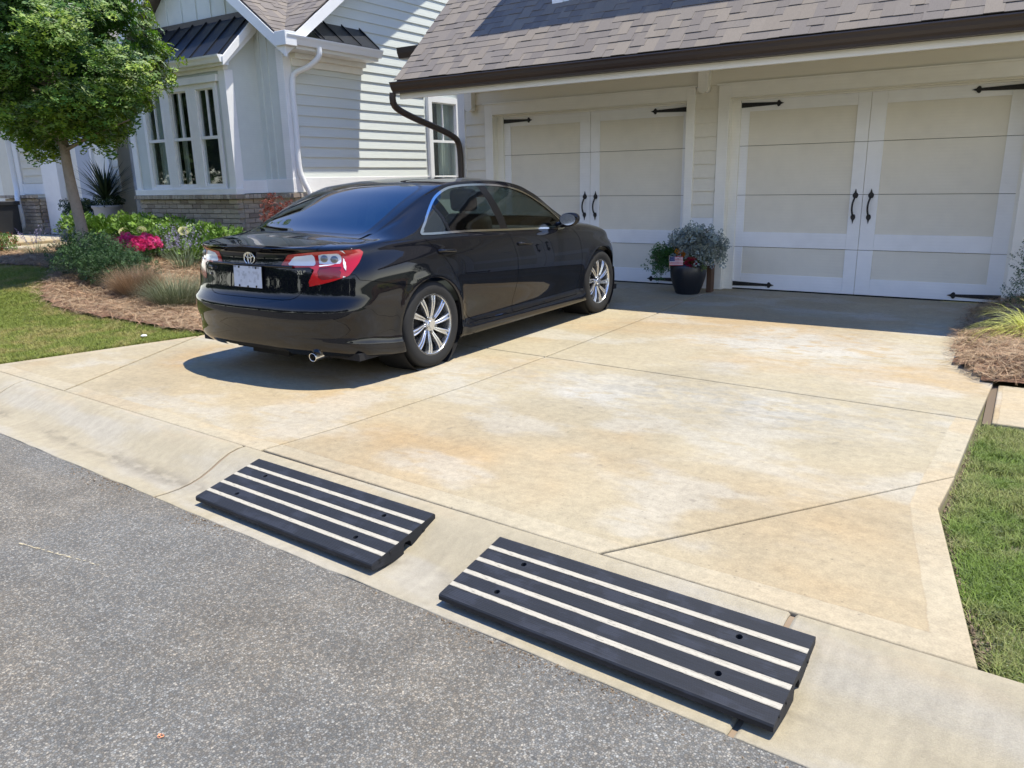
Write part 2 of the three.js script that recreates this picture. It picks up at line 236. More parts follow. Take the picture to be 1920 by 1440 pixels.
{ // rolled curb and gutter in cast sections
  const W = 2048, H = 256, LEN = 5.2, DEP = 0.66;
  const tex = texture(W, H, (i, j) => {
    const u = i / W * LEN, v = j / H * DEP, n1 = fbm(u * 1.4, v * 5, 201, 5), n2 = fbm(u * 3, v * 9 + 3, 211, 5), gr = hash2(i, j, 221), st = fbm(u * 30, v * 3, 231, 3), sp = fbm(u * 42, v * 42, 241, 2);
    let c = [0.492, 0.422, 0.282]; c = mix3(c, [0.515, 0.466, 0.365], sstep((n1 - 0.45) / 0.25) * 0.75); c = mix3(c, [0.55, 0.44, 0.28], sstep((n2 - 0.54) / 0.16) * 0.4 * sstep((0.2 - v) / 0.15));
    const gm = Math.exp(-(((v - 0.36 - 0.02 * (n1 - 0.5)) / 0.055) ** 2)) * sstep((fbm(u * 2.2, v * 7, 251, 5) - 0.34) / 0.3) * (0.35 + 0.65 * sstep((fbm(u * 20, v * 34, 261, 3) - 0.3) / 0.35)); c = mix3(c, [0.22, 0.185, 0.125], gm * 0.62);
    const k = 0.70 + 0.12 * (gr - 0.5) + 0.12 * (sp - 0.5) + 0.12 * (st - 0.5); return [c[0] * k, c[1] * k, c[2] * k];
  }, { repeat: [1 / LEN, 1 / DEP] });
  const mat = new THREE.MeshStandardMaterial({ map: tex, bumpMap: concBump, bumpScale: 0.002, roughness: 0.84 });
  const prof = [[0, -0.012], [0.008, -0.002], [0.04, -0.001], [0.1, -0.012], [0.16, -0.036], [0.22, -0.066], [0.28, -0.09], [0.34, -0.105], [0.40, -0.111], [0.47, -0.112], [0.53, -0.109], [0.536, -0.116], [0.536, -0.3], [0, -0.3]];
  const grp = new THREE.Group(); grp.name = 'curb_gutter'; scene.add(grp); tag(grp, 'rolled concrete curb and gutter along the street', null, null, 'structure');
  mesh('joint_filler', prism(prof.slice(1, 11).map(([v, y]) => [v + 0.002, y - 0.011]).concat([[0.53, -0.29], [0.01, -0.29]]), 42, (v, y, t) => street(-24 + t, v, y)), std(0.24, 0.175, 0.11, 0.95), grp);
  const cuts = [-24, -18.4, -13.2, -8.1, -3.13, -0.47, 2.46, 7.6, 12.8, 18];
  for (let i = 0; i + 1 < cuts.length; i++) {
    const a = cuts[i] + 0.009, b = cuts[i + 1] - 0.009, us = [a, a + 0.007, ...Array.from({ length: Math.round((b - a) / 0.12) }, (_, q) => lerp(a + 0.012, b - 0.012, q / (Math.round((b - a) / 0.12) - 1))), b - 0.007, b], N = us.length - 1, pos = [], uv = [], idx = [], P = prof.length;
    for (let k = 0; k <= N; k++) { const u = us[k], e = k === 0 || k === N ? 0.006 : 0; let s = 0; for (let q = 0; q < P; q++) { const chip = q === 10 || q === 11 ? (fbm(u * 9, 3, 271, 4) - 0.5) * 0.016 : 0; const [x, y, z] = street(u, prof[q][0] + chip, prof[q][1] - (q < 11 ? e : 0)); pos.push(x, y, z); s = prof[q][0]; uv.push(u, s); } }
    for (let k = 0; k < N; k++) for (let q = 0; q < P; q++) { const q2 = (q + 1) % P, A = k * P + q, B = k * P + q2, C = A + P, D = B + P; idx.push(A, B, C, B, D, C); }
    const c0 = pos.length / 3; for (const k of [0, N]) { const tri = THREE.ShapeUtils.triangulateShape(prof.map(p => new THREE.Vector2(p[0], p[1])), []); for (const t of tri) for (const q of (k ? [t[0], t[1], t[2]] : [t[0], t[2], t[1]])) { const s = (k * P + q) * 3; idx.push(pos.length / 3); pos.push(pos[s], pos[s + 1], pos[s + 2]); uv.push(us[k], prof[q][0]); } }
    let g = new THREE.BufferGeometry(); g.setAttribute('position', new THREE.Float32BufferAttribute(pos, 3)); g.setAttribute('uv', new THREE.Float32BufferAttribute(uv, 2)); g.setIndex(idx); g.computeVertexNormals();
    mesh('curb_section', g, mat, grp);
  }
}

// ------------------------------------------------------------------ rubber kerb ramps
{
  const rubTex = texture(1024, 512, (i, j) => { const a = fbm(i / 60, j / 3, 321, 4), b = fbm(i / 50, j / 40, 322, 4), d = hash2(i, j, 323), k = 0.55 + 0.5 * a + 0.25 * (d - 0.5) + 0.7 * sstep((b + 0.3 * a - 0.66) / 0.25); return [0.0095 * k * (1 + 0.15 * b), 0.0125 * k, 0.0178 * k]; }, { repeat: [1 / 1.3, 1 / 0.65] });
  const rubber = new THREE.MeshStandardMaterial({ map: rubTex, roughness: 0.72 }), rubberSide = std(0.011, 0.0125, 0.016, 0.7);
  const stripeTex = texture(512, 64, (i, j) => { const n = fbm(i / 40, j / 10, 301, 4), d = hash2(i, j, 302), w = sstep((fbm(i / 9, j / 7, 303, 4) - 0.62) / 0.12) * 0.45 + 0.35 * sstep((Math.abs(j - 32) - 27 + 6 * fbm(i / 6, 1, 304, 3)) / 4); const k = (0.86 + 0.3 * (n - 0.5) + 0.16 * (d - 0.5)) * (1 - w); return [0.455 * k, 0.415 * k, 0.325 * k]; }, { repeat: [1, 1] });
  const stripeMat = new THREE.MeshStandardMaterial({ map: stripeTex, roughness: 0.75 });
  const L = 1.2, D = 0.372, top = v => -0.066 + (D - v) / D * 0 + (v / D) * 0.078 - 0.006 * Math.cos((v / D - 0.5) * Math.PI) * 0; // v: 0 at the street edge, D at the driveway edge
  const stripes = [0.185, 0.392, 0.598, 0.802].map(f => f * D), SW = 0.0108;
  function ramp(u0, v0, label) {
    const t = thing('kerb_ramp', label, 'kerb ramp', street(u0, v0, 0), -Math.atan(0.056), 'rubber kerb ramps in the gutter');
    // local axes: x along the street, z towards the street with z = 0 at the driveway edge
    const pts = []; pts.push([0.006, -0.092]); pts.push([0, -0.087], [0, -0.071], [0.004, top(0.004)]);
    for (let v = 0.008; v < D - 0.008; v += 0.0034) { const s = stripes.find(q => Math.abs(q - v) < SW + 0.001); const tooth = Math.round(v / 0.0034) % 2 ? 0.0011 : 0; pts.push([v, top(v) + (s ? -0.0012 : tooth)]); }
    pts.push([D - 0.006, top(D) - 0.001], [D, top(D) - 0.007], [D, top(D) - 0.030], [D * 0.72, -0.066]);
    pts.push([D * 0.60, -0.082], [D * 0.595, -0.058], [D * 0.575, -0.048], [D * 0.50, -0.048], [D * 0.48, -0.058], [D * 0.475, -0.096], [D * 0.3, -0.102], [D * 0.08, -0.096]);
    let g = prism(pts, L, (v, y, s) => [s, y, D - v]);
    const ev = new Evaluator(); ev.attributes = ['position', 'normal']; ev.useGroups = false; let b = new Brush(g, rubber); b.updateMatrixWorld();
    for (const fx of [0.155, 0.835]) for (const fv of [0.275, 0.715]) { const c = new THREE.CylinderGeometry(0.0108, 0.0108, 0.05, 20); c.translate(fx * L, top(fv * D), D - fv * D); const h = new Brush(c, rubber); h.updateMatrixWorld(); b = ev.evaluate(b, h, SUBTRACTION); b.updateMatrixWorld(); }
    const gg = prep(b.geometry.clone()); mesh('ramp_body', metreUV(gg), rubber, t);
    for (const s of stripes) { // painted inlay following the slope
      const N = 40, pos = [], uv = [], idx = []; for (let i = 0; i <= N; i++) for (const k of [0, 1]) { const w = SW * (1 + 0.05 * (fbm(i * 0.9, s * 90 + k * 7, 311, 2) - 0.5)); const v = s + (k ? w : -w); pos.push(lerp(0.001, L - 0.001, i / N), top(v) + 0.0004, D - v); uv.push(i / N, k); }
      for (let i = 0; i < N; i++) { const a = i * 2; idx.push(a, a + 2, a + 1, a + 1, a + 2, a + 3); }
      const sg = new THREE.BufferGeometry(); sg.setAttribute('position', new THREE.Float32BufferAttribute(pos, 3)); sg.setAttribute('uv', new THREE.Float32BufferAttribute(uv, 2)); sg.setIndex(idx); sg.computeVertexNormals(); mesh('stripe', sg, stripeMat, t);
    }
    for (const fx of [0.155, 0.835]) for (const fv of [0.275, 0.715]) { const c = new THREE.CylinderGeometry(0.0104, 0.0104, 0.004, 16); c.translate(fx * L, top(fv * D) - 0.023, D - fv * D); mesh('bolt_hole', c, M.dark, t); }
    for (const dv of [0.12, 0.28, 0.8]) { const c = new THREE.CylinderGeometry(0.006, 0.006, 0.004, 12); c.rotateZ(Math.PI / 2); c.translate(L + 0.001, (top(dv * D) - 0.085) / 2 + 0.008, D - dv * D); mesh('socket', c, M.dark, t); }
    return t;
  }
  ramp(-0.20, 0.10, 'black and white striped rubber kerb ramp on the left, nearer the car');
  ramp(1.36, 0.115, 'black and white striped rubber kerb ramp on the right, nearer the right lawn');
}

// ------------------------------------------------------------------ shingles, bricks, boards
const granTex = texture(256, 256, (i, j) => { const a = hash2(i, j, 401), n = fbm(i / 12, j / 12, 402, 3), k = 0.72 + 0.36 * a + 0.25 * (n - 0.5); return [k, k, k]; }, { repeat: [1 / 0.6, 1 / 0.6] });
const shTones = [[0.188, 0.161, 0.135], [0.172, 0.148, 0.126], [0.212, 0.180, 0.145], [0.152, 0.131, 0.115], [0.180, 0.156, 0.133], [0.200, 0.169, 0.136], [0.166, 0.144, 0.126]];
const shMats = shTones.map(c => std(...c, 0.92, { map: granTex }));
const EXPO = 0.118, shGeo = (() => { const g = metreUV(box(-0.5, 0.5, 0, 0.007, 0, 0.29)); const p = g.attributes.position; for (let i = 0; i < p.count; i++) p.setY(i, p.getY(i) + p.getZ(i) * 0.036); g.computeVertexNormals(); return g; })();
// courses on a sloping plane: o = point on the eave line, ex along the eave, up = up the slope, nrm = outward; span(row) -> [from, to] along ex
function shingles(parent, o, ex, up, nrm, rows, span, keep, fieldName) {
  const base = new THREE.Matrix4(), list = [], Y = nrm, Z = up.clone().negate();
  for (let r = 0; r < rows; r++) {
    const [a, b] = span(r); if (b - a < 0.06) continue; let x = a;
    while (x < b - 0.03) {
      let w = rr(0.10, 0.185); if (b - x - w < 0.06) w = b - x;
      const raise = 0.001 + (rnd() < 0.4 ? 0.0045 : 0), mid = x + w / 2;
      const P = o.clone().addScaledVector(ex, mid).addScaledVector(up, r * EXPO + 0.29 - 0.02 + rr(-0.0025, 0.0025)).addScaledVector(Y, raise);
      base.makeBasis(ex, Y, Z).setPosition(P); const m = base.clone().multiply(new THREE.Matrix4().makeScale(w - 0.0006, 1, 1)); list.push([m, P, Math.floor(rnd() * 7)]); x += w;
    }
  }
  const order = list.map((l, i) => [i, keep(l[1])]).sort((p, q) => p[1] - q[1]); const near = new Set(order.slice(0, 300).filter(q => q[1] < 1e6).map(q => q[0])), rest = [];
  list.forEach(([m, , c], i) => { if (near.has(i)) { const s = new THREE.Mesh(shGeo, shMats[c]); s.name = 'shingle'; s.applyMatrix4(m); s.castShadow = s.receiveShadow = true; parent.add(s); } else { const g = shGeo.clone().applyMatrix4(m), n = g.attributes.position.count, k = new Float32Array(n * 3); for (let j = 0; j < n; j++) k.set(shTones[c], j * 3); g.setAttribute('color', new THREE.BufferAttribute(k, 3)); rest.push(g); } });
  if (rest.length) { const f = new THREE.Mesh(mergeGeometries(rest), std(1, 1, 1, 0.92, { map: granTex, vertexColors: true })); f.name = fieldName; f.userData.kind = 'stuff'; f.castShadow = f.receiveShadow = true; parent.add(f); }
}
const brickTones = [[0.43, 0.37, 0.30], [0.38, 0.325, 0.26], [0.47, 0.41, 0.335], [0.29, 0.24, 0.195], [0.40, 0.35, 0.285], [0.44, 0.375, 0.30]];
const brickTex = texture(256, 256, (i, j) => { const n = fbm(i / 20, j / 20, 421, 4), a = hash2(i, j, 422), k = 0.75 + 0.45 * n + 0.18 * (a - 0.5); return [k, k, k * 0.98]; }, { repeat: [1 / 0.35, 1 / 0.35] });
const brickMats = brickTones.map(c => std(...c, 0.9, { map: brickTex, bumpMap: brickTex, bumpScale: 0.0015 }));
const mortar = std(0.50, 0.47, 0.41, 0.95, { map: brickTex });
const brickGeo = metreUV(rbx(-0.5, 0.5, -0.5, 0.5, -0.5, 0.5, 0.03, 1));
function brickAt(parent, x, y, z, sx, sy, sz) { const b = new THREE.Mesh(brickGeo, brickMats[Math.floor(rnd() * 6)]); b.name = 'brick'; b.position.set(x, y, z); b.scale.set(sx, sy, sz); b.castShadow = b.receiveShadow = true; parent.add(b); }
// running bond on a wall face: axis 'x' (facing +z at plane) or 'z' (facing +x at plane)
function brickFace(parent, axis, a, b, y0, rows, plane, course = 0.0735, len = 0.206) {
  for (let r = 0; r < rows; r++) { const y = y0 - course * (r + 0.5); let x = a + (r % 2 ? 0 : -len / 2); while (x < b - 0.02) { const s = Math.max(a, x), e = Math.min(b, x + len - 0.01); if (e - s > 0.03) { const d = rr(-0.002, 0.002); if (axis === 'x') brickAt(parent, (s + e) / 2, y, plane - 0.04 + d, e - s, course - 0.010, 0.09); else brickAt(parent, plane - 0.04 + d, y, (s + e) / 2, 0.09, course - 0.010, e - s); } x += len; } }
}
function brickCap(parent, axis, a, b, y, plane) { // rowlock course
  for (let x = a; x < b - 0.03; x += 0.077) { const e = Math.min(b, x + 0.069); if (axis === 'x') brickAt(parent, (x + e) / 2, y + rr(-0.001, 0.001), plane - 0.02, e - x, 0.062, 0.14); else brickAt(parent, plane - 0.02, y + rr(-0.001, 0.001), (x + e) / 2, 0.14, 0.062, e - x); }
}
// one lap board, lower edge proud; unit length along x, facing +z
const lapGeo = (h => { const g = prism([[0, 0], [0.025, 0], [0.025, 0.004], [0.007, h + 0.02], [0, h + 0.02]], 1, (a, b, t) => [t, b, a]); return metreUV(g); });
const lap153 = lapGeo(0.153), lap157 = lapGeo(0.1567);
function board(parent, geo, mat, x, y, z, len, turn) { const b = new THREE.Mesh(geo, mat); b.name = 'siding_board'; b.position.set(x, y, z); b.scale.x = len; b.rotation.y = turn; b.castShadow = b.receiveShadow = true; parent.add(b); }

// ------------------------------------------------------------------ garage
const garage = thing('garage', 'attached two door garage with brown shingle roof, dark gutter and beige doors', 'garage', [0, 0, 0]);
const SL = 0.92, RZ = 1.475, RY = 2.585;                             // roof plane: y = RY + SL * (RZ - z)
{
  const wl = mesh('wall', [bx(-4.0, -3.475, 0, 2.2, -0.2, 0), bx(-0.66, -0.14, 0, 2.2, -0.2, 0), bx(2.81, 3.75, 0, 2.2, -0.2, 0), bx(-4.0, 3.75, 2.2, 3.85, -0.2, 0), bx(-4.0, -3.85, 0, 3.85, -7, -0.2), bx(3.6, 3.75, 0, 3.85, -7, -0.2), bx(-4.0, 3.75, 0, 3.85, -7.15, -7)], M.lap, garage);
  for (let i = 0; i < 12; i++) { // lap boards between and beside the doors, and across the frieze
    const y = 0.86 + i * 0.1567; if (y < 2.2) { board(wl, lap157, M.lap, -3.955, y, 0.001, 0.345, 0); board(wl, lap157, M.lap, -0.558, y, 0.001, 0.28, 0); board(wl, lap157, M.lap, 3.06, y, 0.001, 0.69, 0); }
  }
  for (let i = 0; i < 3; i++) board(wl, lap157, M.lap, -3.955, 2.37 + i * 0.1567, 0.001, 7.7, 0);
  for (const [a, b] of [[-3.955, -3.61], [-0.556, -0.278], [3.08, 3.75]]) mesh('skirt_board', bx(a, b, 0, 0.86, 0, 0.022), M.trim, garage);
  mesh('corner_board', [rbx(-4.075, -3.955, 0, 2.9, -0.06, 0.03, 0.004), rbx(-4.03, -4.0, 0, 2.9, -0.18, -0.06, 0.004)], M.trim, garage);
  for (const x of [-3.83, -0.44, 3.2]) { // short corbels with a rounded foot
    const pr = []; for (let i = 0; i <= 10; i++) { const a = Math.PI * i / 10; pr.push([-0.06 * Math.cos(a), -0.05 * Math.sin(a)]); } pr.push([0.06, 0.45], [-0.06, 0.45]);
    mesh('bracket', prism(pr, 0.10, (a, b, t) => [x + a, 2.335 + b, 0.012 + t]), M.trimWarm, garage);
  }
  // doors; positions read on the wall plane are carried back to the recessed door plane
  const DZ = -0.13, kx = x => x - (2.935 - x) * 0.0139, ky = y => Math.max(0.012, y + (y - 1.3675) * 0.0139);
  function hinge(door, x, y, dir, len = 0.46) {
    const s = new THREE.Shape(); s.moveTo(0, -0.026); s.lineTo(0, 0.026); s.lineTo(len * 0.86, 0.0115); s.bezierCurveTo(len * 0.88, 0.045, len * 0.92, 0.034, len * 0.945, 0.011); s.lineTo(len * 1.02, 0); s.lineTo(len * 0.945, -0.011); s.bezierCurveTo(len * 0.92, -0.034, len * 0.88, -0.045, len * 0.86, -0.0115); s.closePath();
    const g = prep(new THREE.ExtrudeGeometry(s, { depth: 0.006, bevelEnabled: true, bevelSize: 0.002, bevelThickness: 0.002, bevelSegments: 1 })); g.scale(dir, 1, 1); const nails = [0.08, 0.4, 0.72].map(f => { const c = new THREE.SphereGeometry(0.008, 8, 6); c.translate(dir * len * f, 0, 0.008); return c; });
    const h = mesh('strap_hinge', [fixWinding(g), ...nails], M.iron, door); h.position.set(x, y, DZ + 0.016);
  }
  function handle(door, x, y) {
    const H = 0.155, parts = [along([[0, H * 0.62, 0.012], [-0.004, H * 0.5, 0.03], [-0.016, 0.02, 0.046], [-0.017, -H * 0.3, 0.046], [-0.010, -H * 0.62, 0.03], [-0.008, -H * 0.7, 0.012]], 0.0105, 20, 8)];
    for (const [py, sg, w] of [[H * 0.62, 1, 0.03], [-H * 0.7, -1, 0.025]]) { const s = new THREE.Shape(); s.moveTo(-w * 0.5, -sg * 0.012); s.bezierCurveTo(-w * 1.1, sg * 0.01, -w, sg * 0.03, -w * 0.35, sg * 0.045); s.lineTo(0, sg * 0.085); s.lineTo(w * 0.35, sg * 0.045); s.bezierCurveTo(w, sg * 0.03, w * 1.1, sg * 0.01, w * 0.5, -sg * 0.012); s.closePath(); const g = fixWinding(prep(new THREE.ExtrudeGeometry(s, { depth: 0.008, bevelEnabled: true, bevelSize: 0.002, bevelThickness: 0.002, bevelSegments: 1 }))); g.translate(sg < 0 ? -0.006 : 0, py, 0); parts.push(g); }
    const h = mesh('handle', parts, M.iron, door); h.position.set(x, y, DZ + 0.016);
  }
  const SEAM = [0, 0.525, 1.124, 1.677, 2.19].map(ky);
  function door(X0, X1, p0, p1, c, p2, p3, o0, o1) {
    const d = mesh('garage_door', bx(o0 + 0.01, o1 - 0.01, 0.012, 2.30, DZ - 0.06, DZ - 0.028), M.dark, garage);
    [X0, X1, p0, p1, c, p2, p3] = [X0, X1, p0, p1, c, p2, p3].map(kx);
    const xr = Math.max(X1, p3 + 0.11), f0 = DZ - 0.03, f1 = DZ, f2 = DZ + 0.014, yb = ky(0.21), yl = ky(0.52), ym = ky(0.70), yt = ky(2.055);
    for (let i = 0; i < 4; i++) { const a = SEAM[i] + 0.0022, b = SEAM[i + 1] - 0.0022; mesh('panel', [rbx(X0, xr, a, b, f0, f1, 0.003, 1)].map(g => metreUV(g)), M.panel, d);
      for (const [s, e] of [[X0, p0], [p1, c - 0.0025], [c + 0.0025, p2], [p3, xr]]) mesh('stile', metreUV(rbx(s, e, a, b, f1 + 0.0005, f2, 0.003, 1)), M.trim, d); }
    for (const [s, e] of [[p0, p1], [p2, p3]]) for (const [y0, y1] of [[0.014, yb], [yl + 0.008, ym], [yt, SEAM[4] - 0.003]]) mesh('rail', metreUV(rbx(s + 0.0005, e - 0.0005, y0, y1, f1 + 0.0005, f2 - 0.0015, 0.003, 1)), M.trim, d);
    hinge(d, X0 + 0.014, ky(2.125), 1, (X1 - X0) * 0.165); hinge(d, X0 + 0.014, ky(0.085), 1, (X1 - X0) * 0.172); const xe = o1 - 0.02 < xr ? o1 - 0.035 : xr; hinge(d, xe, ky(2.125), -1, (X1 - X0) * 0.172); hinge(d, xe, ky(0.085), -1, (X1 - X0) * 0.172);
    handle(d, c - 0.075, ky(1.005)); handle(d, c + 0.085, ky(1.005)); mesh('bottom_seal', bx(X0, xr, 0.0, 0.013, DZ - 0.02, DZ + 0.004), M.dark, d);
  }
  door(-3.306, -0.60, -3.19, -2.11, -1.957, -1.82, -0.70, -3.475, -0.66);
  door(-0.012, 2.785, 0.094, 1.246, 1.378, 1.533, 2.638, -0.14, 2.81);
  for (const [a, b] of [[-3.475, -0.66], [-0.14, 2.81]]) { // casing: flat boards with a stop behind
    const oa = a - 0.132, ob = b + (b > 0 ? 0.24 : 0.105);
    mesh('door_casing', [metreUV(rbx(oa, a, 0.0, 2.36, 0.0, 0.036, 0.004)), metreUV(rbx(b, ob, 0.0, 2.36, 0.0, 0.036, 0.004)), metreUV(rbx(a, b, 2.222, 2.361, 0.001, 0.0355, 0.004)), bx(oa - 0.02, ob + 0.02, 2.361, 2.378, 0.0, 0.05)], M.trimWarm, garage);
    mesh('door_jamb', [bx(a - 0.02, a + 0.004, 0, 2.222, DZ - 0.02, 0.0), bx(b - 0.004, b + 0.02, 0, 2.222, DZ - 0.02, 0.0), bx(a, b, 2.218, 2.24, DZ - 0.02, 0.0), bx(a + 0.004, kx(a < -1 ? -3.306 : -0.012) + 0.012, 0, 2.185, DZ + 0.016, DZ + 0.05), bx(b - 0.03, b - 0.004, 0, 2.185, DZ + 0.016, DZ + 0.06), bx(a + 0.004, b - 0.004, 2.186, 2.218, DZ + 0.0165, DZ + 0.0605)], M.trimWarm, garage);
  }
  mesh('fascia', [bx(-3.91, 3.95, 2.362, 2.50, 1.405, 1.445), bx(-3.92, 3.95, 2.50, 2.56, 1.38, 1.44)], M.trimWarm, garage);
  const soff = prism([[1.405, 2.40], [1.405, 2.52], [-0.02, 2.52 + 1.425 * SL], [-0.02, 2.40 + 1.425 * SL]], 7.84, (z, y, t) => [-3.9 + t, y, z]); mesh('soffit', metreUV(soff), M.soffit, garage);
  const gp = [[1.446, 2.425], [1.446, 2.556], [1.585, 2.556], [1.587, 2.545], [1.572, 2.528], [1.566, 2.50], [1.552, 2.472], [1.532, 2.452], [1.528, 2.428]];
  mesh('gutter', metreUV(prism(gp, 7.9, (z, y, t) => [-3.955 + t, y, z])), M.gutterBrown, garage);
  mesh('gutter_end', metreUV(prism([[0.30, 3.03], [0.30, 3.17], [0.46, 3.17], [0.45, 3.10], [0.42, 3.03]], 0.85, (z, y, t) => [-4.80 + t, y, z - 0.02])), M.gutterBrown, garage);
  mesh('downspout', [along([[-3.975, 2.44, 1.50], [-3.985, 2.36, 1.50], [-4.0, 2.28, 1.44], [-4.02, 1.98, 0.30], [-4.02, 1.9, 0.13], [-4.02, 1.78, 0.085], [-4.02, 1.0, 0.082], [-4.02, 0.1, 0.082], [-4.02, 0.04, 0.12]], 0.043, 60, 10)], M.gutterBrown, garage);
  const dk = [[RZ + 0.01, RY - 0.012], [-3.6, RY - 0.003 + (RZ + 3.6) * SL], [-3.6, RY - 0.06 + (RZ + 3.6) * SL], [RZ + 0.01, RY - 0.045]];
  const roof = mesh('roof', [metreUV(prism(dk, 7.85, (z, y, t) => [-3.92 + t, y, z])), metreUV(prism([[-3.6, RY + (RZ + 3.6) * SL], [-8, 2.6], [-8, 2.5], [-3.6, RY - 0.06 + (RZ + 3.6) * SL]], 7.85, (z, y, t) => [-3.92 + t, y, z]))], std(0.20, 0.175, 0.15, 0.92, { map: granTex }), garage);
  mesh('rake_board', metreUV(prism([[RZ - 0.07, RY - 0.10], [-3.6, RY - 0.03 + (RZ + 3.6) * SL], [-3.6, RY - 0.2 + (RZ + 3.6) * SL], [RZ - 0.07, RY - 0.20]], 0.03, (z, y, t) => [-3.935 + t, y, z])), M.gutterBrown, garage);
  const c = 1 / Math.hypot(1, SL), up = V(0, SL * c, -c), nr = V(0, c, SL * c), cam = camera.position;
  shingles(roof, V(0, RY - 0.005, RZ + 0.025), V(1, 0, 0), up, nr, 25, r => [-3.935 + rr(0, 0.01), 3.94], p => { const s = p.clone().project(cam0()); return Math.abs(s.x) > 1.02 || Math.abs(s.y) > 1.02 ? 1e7 : p.distanceTo(cam); }, 'shingle_field');
  // dormer standing on the roof
  const dm = mesh('dormer', [bx(-2.10, 2.0, 3.05, 5.05, -3.0, 0.645)], M.trim, garage);
  mesh('corner_board', [metreUV(rbx(-2.135, -1.99, 3.0, 5.0, 0.60, 0.672, 0.004))], M.trim, dm); mesh('roof', [bx(-2.56, 2.6, 5.05, 5.17, -3.2, 0.72)], M.gutterWhite, dm);
  for (let i = 0; i < 10; i++) board(dm, lap153, M.siding, -1.985, 3.32 + i * 0.153, 0.645, 3.9, 0);
}
function cam0() { camera.updateMatrixWorld(); camera.updateProjectionMatrix(); return camera; }

// ------------------------------------------------------------------ house wing with the bay window
const house = thing('house', 'grey white house wing with bay window, brick base and black metal awning roofs', 'house', [0, 0, 0]);
const XS = -6.6, ZF = 0.915;
function glassWindow(parent, axis, a, b, y0, y1, plane, mid, fr, muntinX, curtains) { // frame, sashes, pane, muntin, folded curtains, dark room behind
  const P = axis === 'x' ? (x0, x1, yy0, yy1, d0, d1) => bx(x0, x1, yy0, yy1, plane + d0, plane + d1) : (x0, x1, yy0, yy1, d0, d1) => bx(plane + d0, plane + d1, yy0, yy1, Math.min(x0, x1), Math.max(x0, x1));
  const w = mesh('window', [P(a - fr, a, y0 - fr, y1 + fr, -0.06, 0.035), P(b, b + fr, y0 - fr, y1 + fr, -0.06, 0.035), P(a, b, y1, y1 + fr, -0.0605, 0.0345), P(a, b, y0 - fr, y0, -0.0605, 0.0345)], M.trim, parent);
  mesh('sash', [P(a, b, mid - 0.022, mid + 0.022, -0.025, 0.022), P(a, a + 0.018, y0, y1, -0.03, 0.010), P(b - 0.018, b, y0, y1, -0.03, 0.010), P(a + 0.018, b - 0.018, y0, y0 + 0.03, -0.0295, 0.012), P(a + 0.018, b - 0.018, y1 - 0.018, y1, -0.0295, 0.0095)], M.trim, w);
  mesh('muntin', P(muntinX - 0.009, muntinX + 0.009, mid + 0.022, y1 - 0.018, -0.03, 0.006), M.trim, w);
  mesh('pane', [P(a + 0.018, b - 0.018, y0 + 0.03, mid - 0.022, -0.013, -0.011), P(a + 0.018, b - 0.018, mid + 0.022, y1 - 0.018, -0.022, -0.020)], M.pane, w);
  for (const [c0, c1] of curtains) { const N = 26, pos = [], idx = []; for (let i = 0; i <= N; i++) { const t = lerp(c0, c1, i / N), d = -0.16 + 0.022 * Math.sin(i * 1.35) + 0.012 * Math.sin(i * 3.1); for (const y of [y0 - 0.05, y1 + 0.05]) axis === 'x' ? pos.push(t, y, plane + d) : pos.push(plane + d, y, t); } for (let i = 0; i < N; i++) { const q = i * 2; idx.push(q, q + 2, q + 1, q + 1, q + 2, q + 3); } const g = new THREE.BufferGeometry(); g.setAttribute('position', new THREE.Float32BufferAttribute(pos, 3)); g.setIndex(idx); g.computeVertexNormals(); mesh('curtain', prep(g), M.curtain2, w); }
  return w;
}
M.curtain2 = new THREE.MeshStandardMaterial({ color: lin(0.55, 0.60, 0.56), roughness: 0.95, side: THREE.DoubleSide });
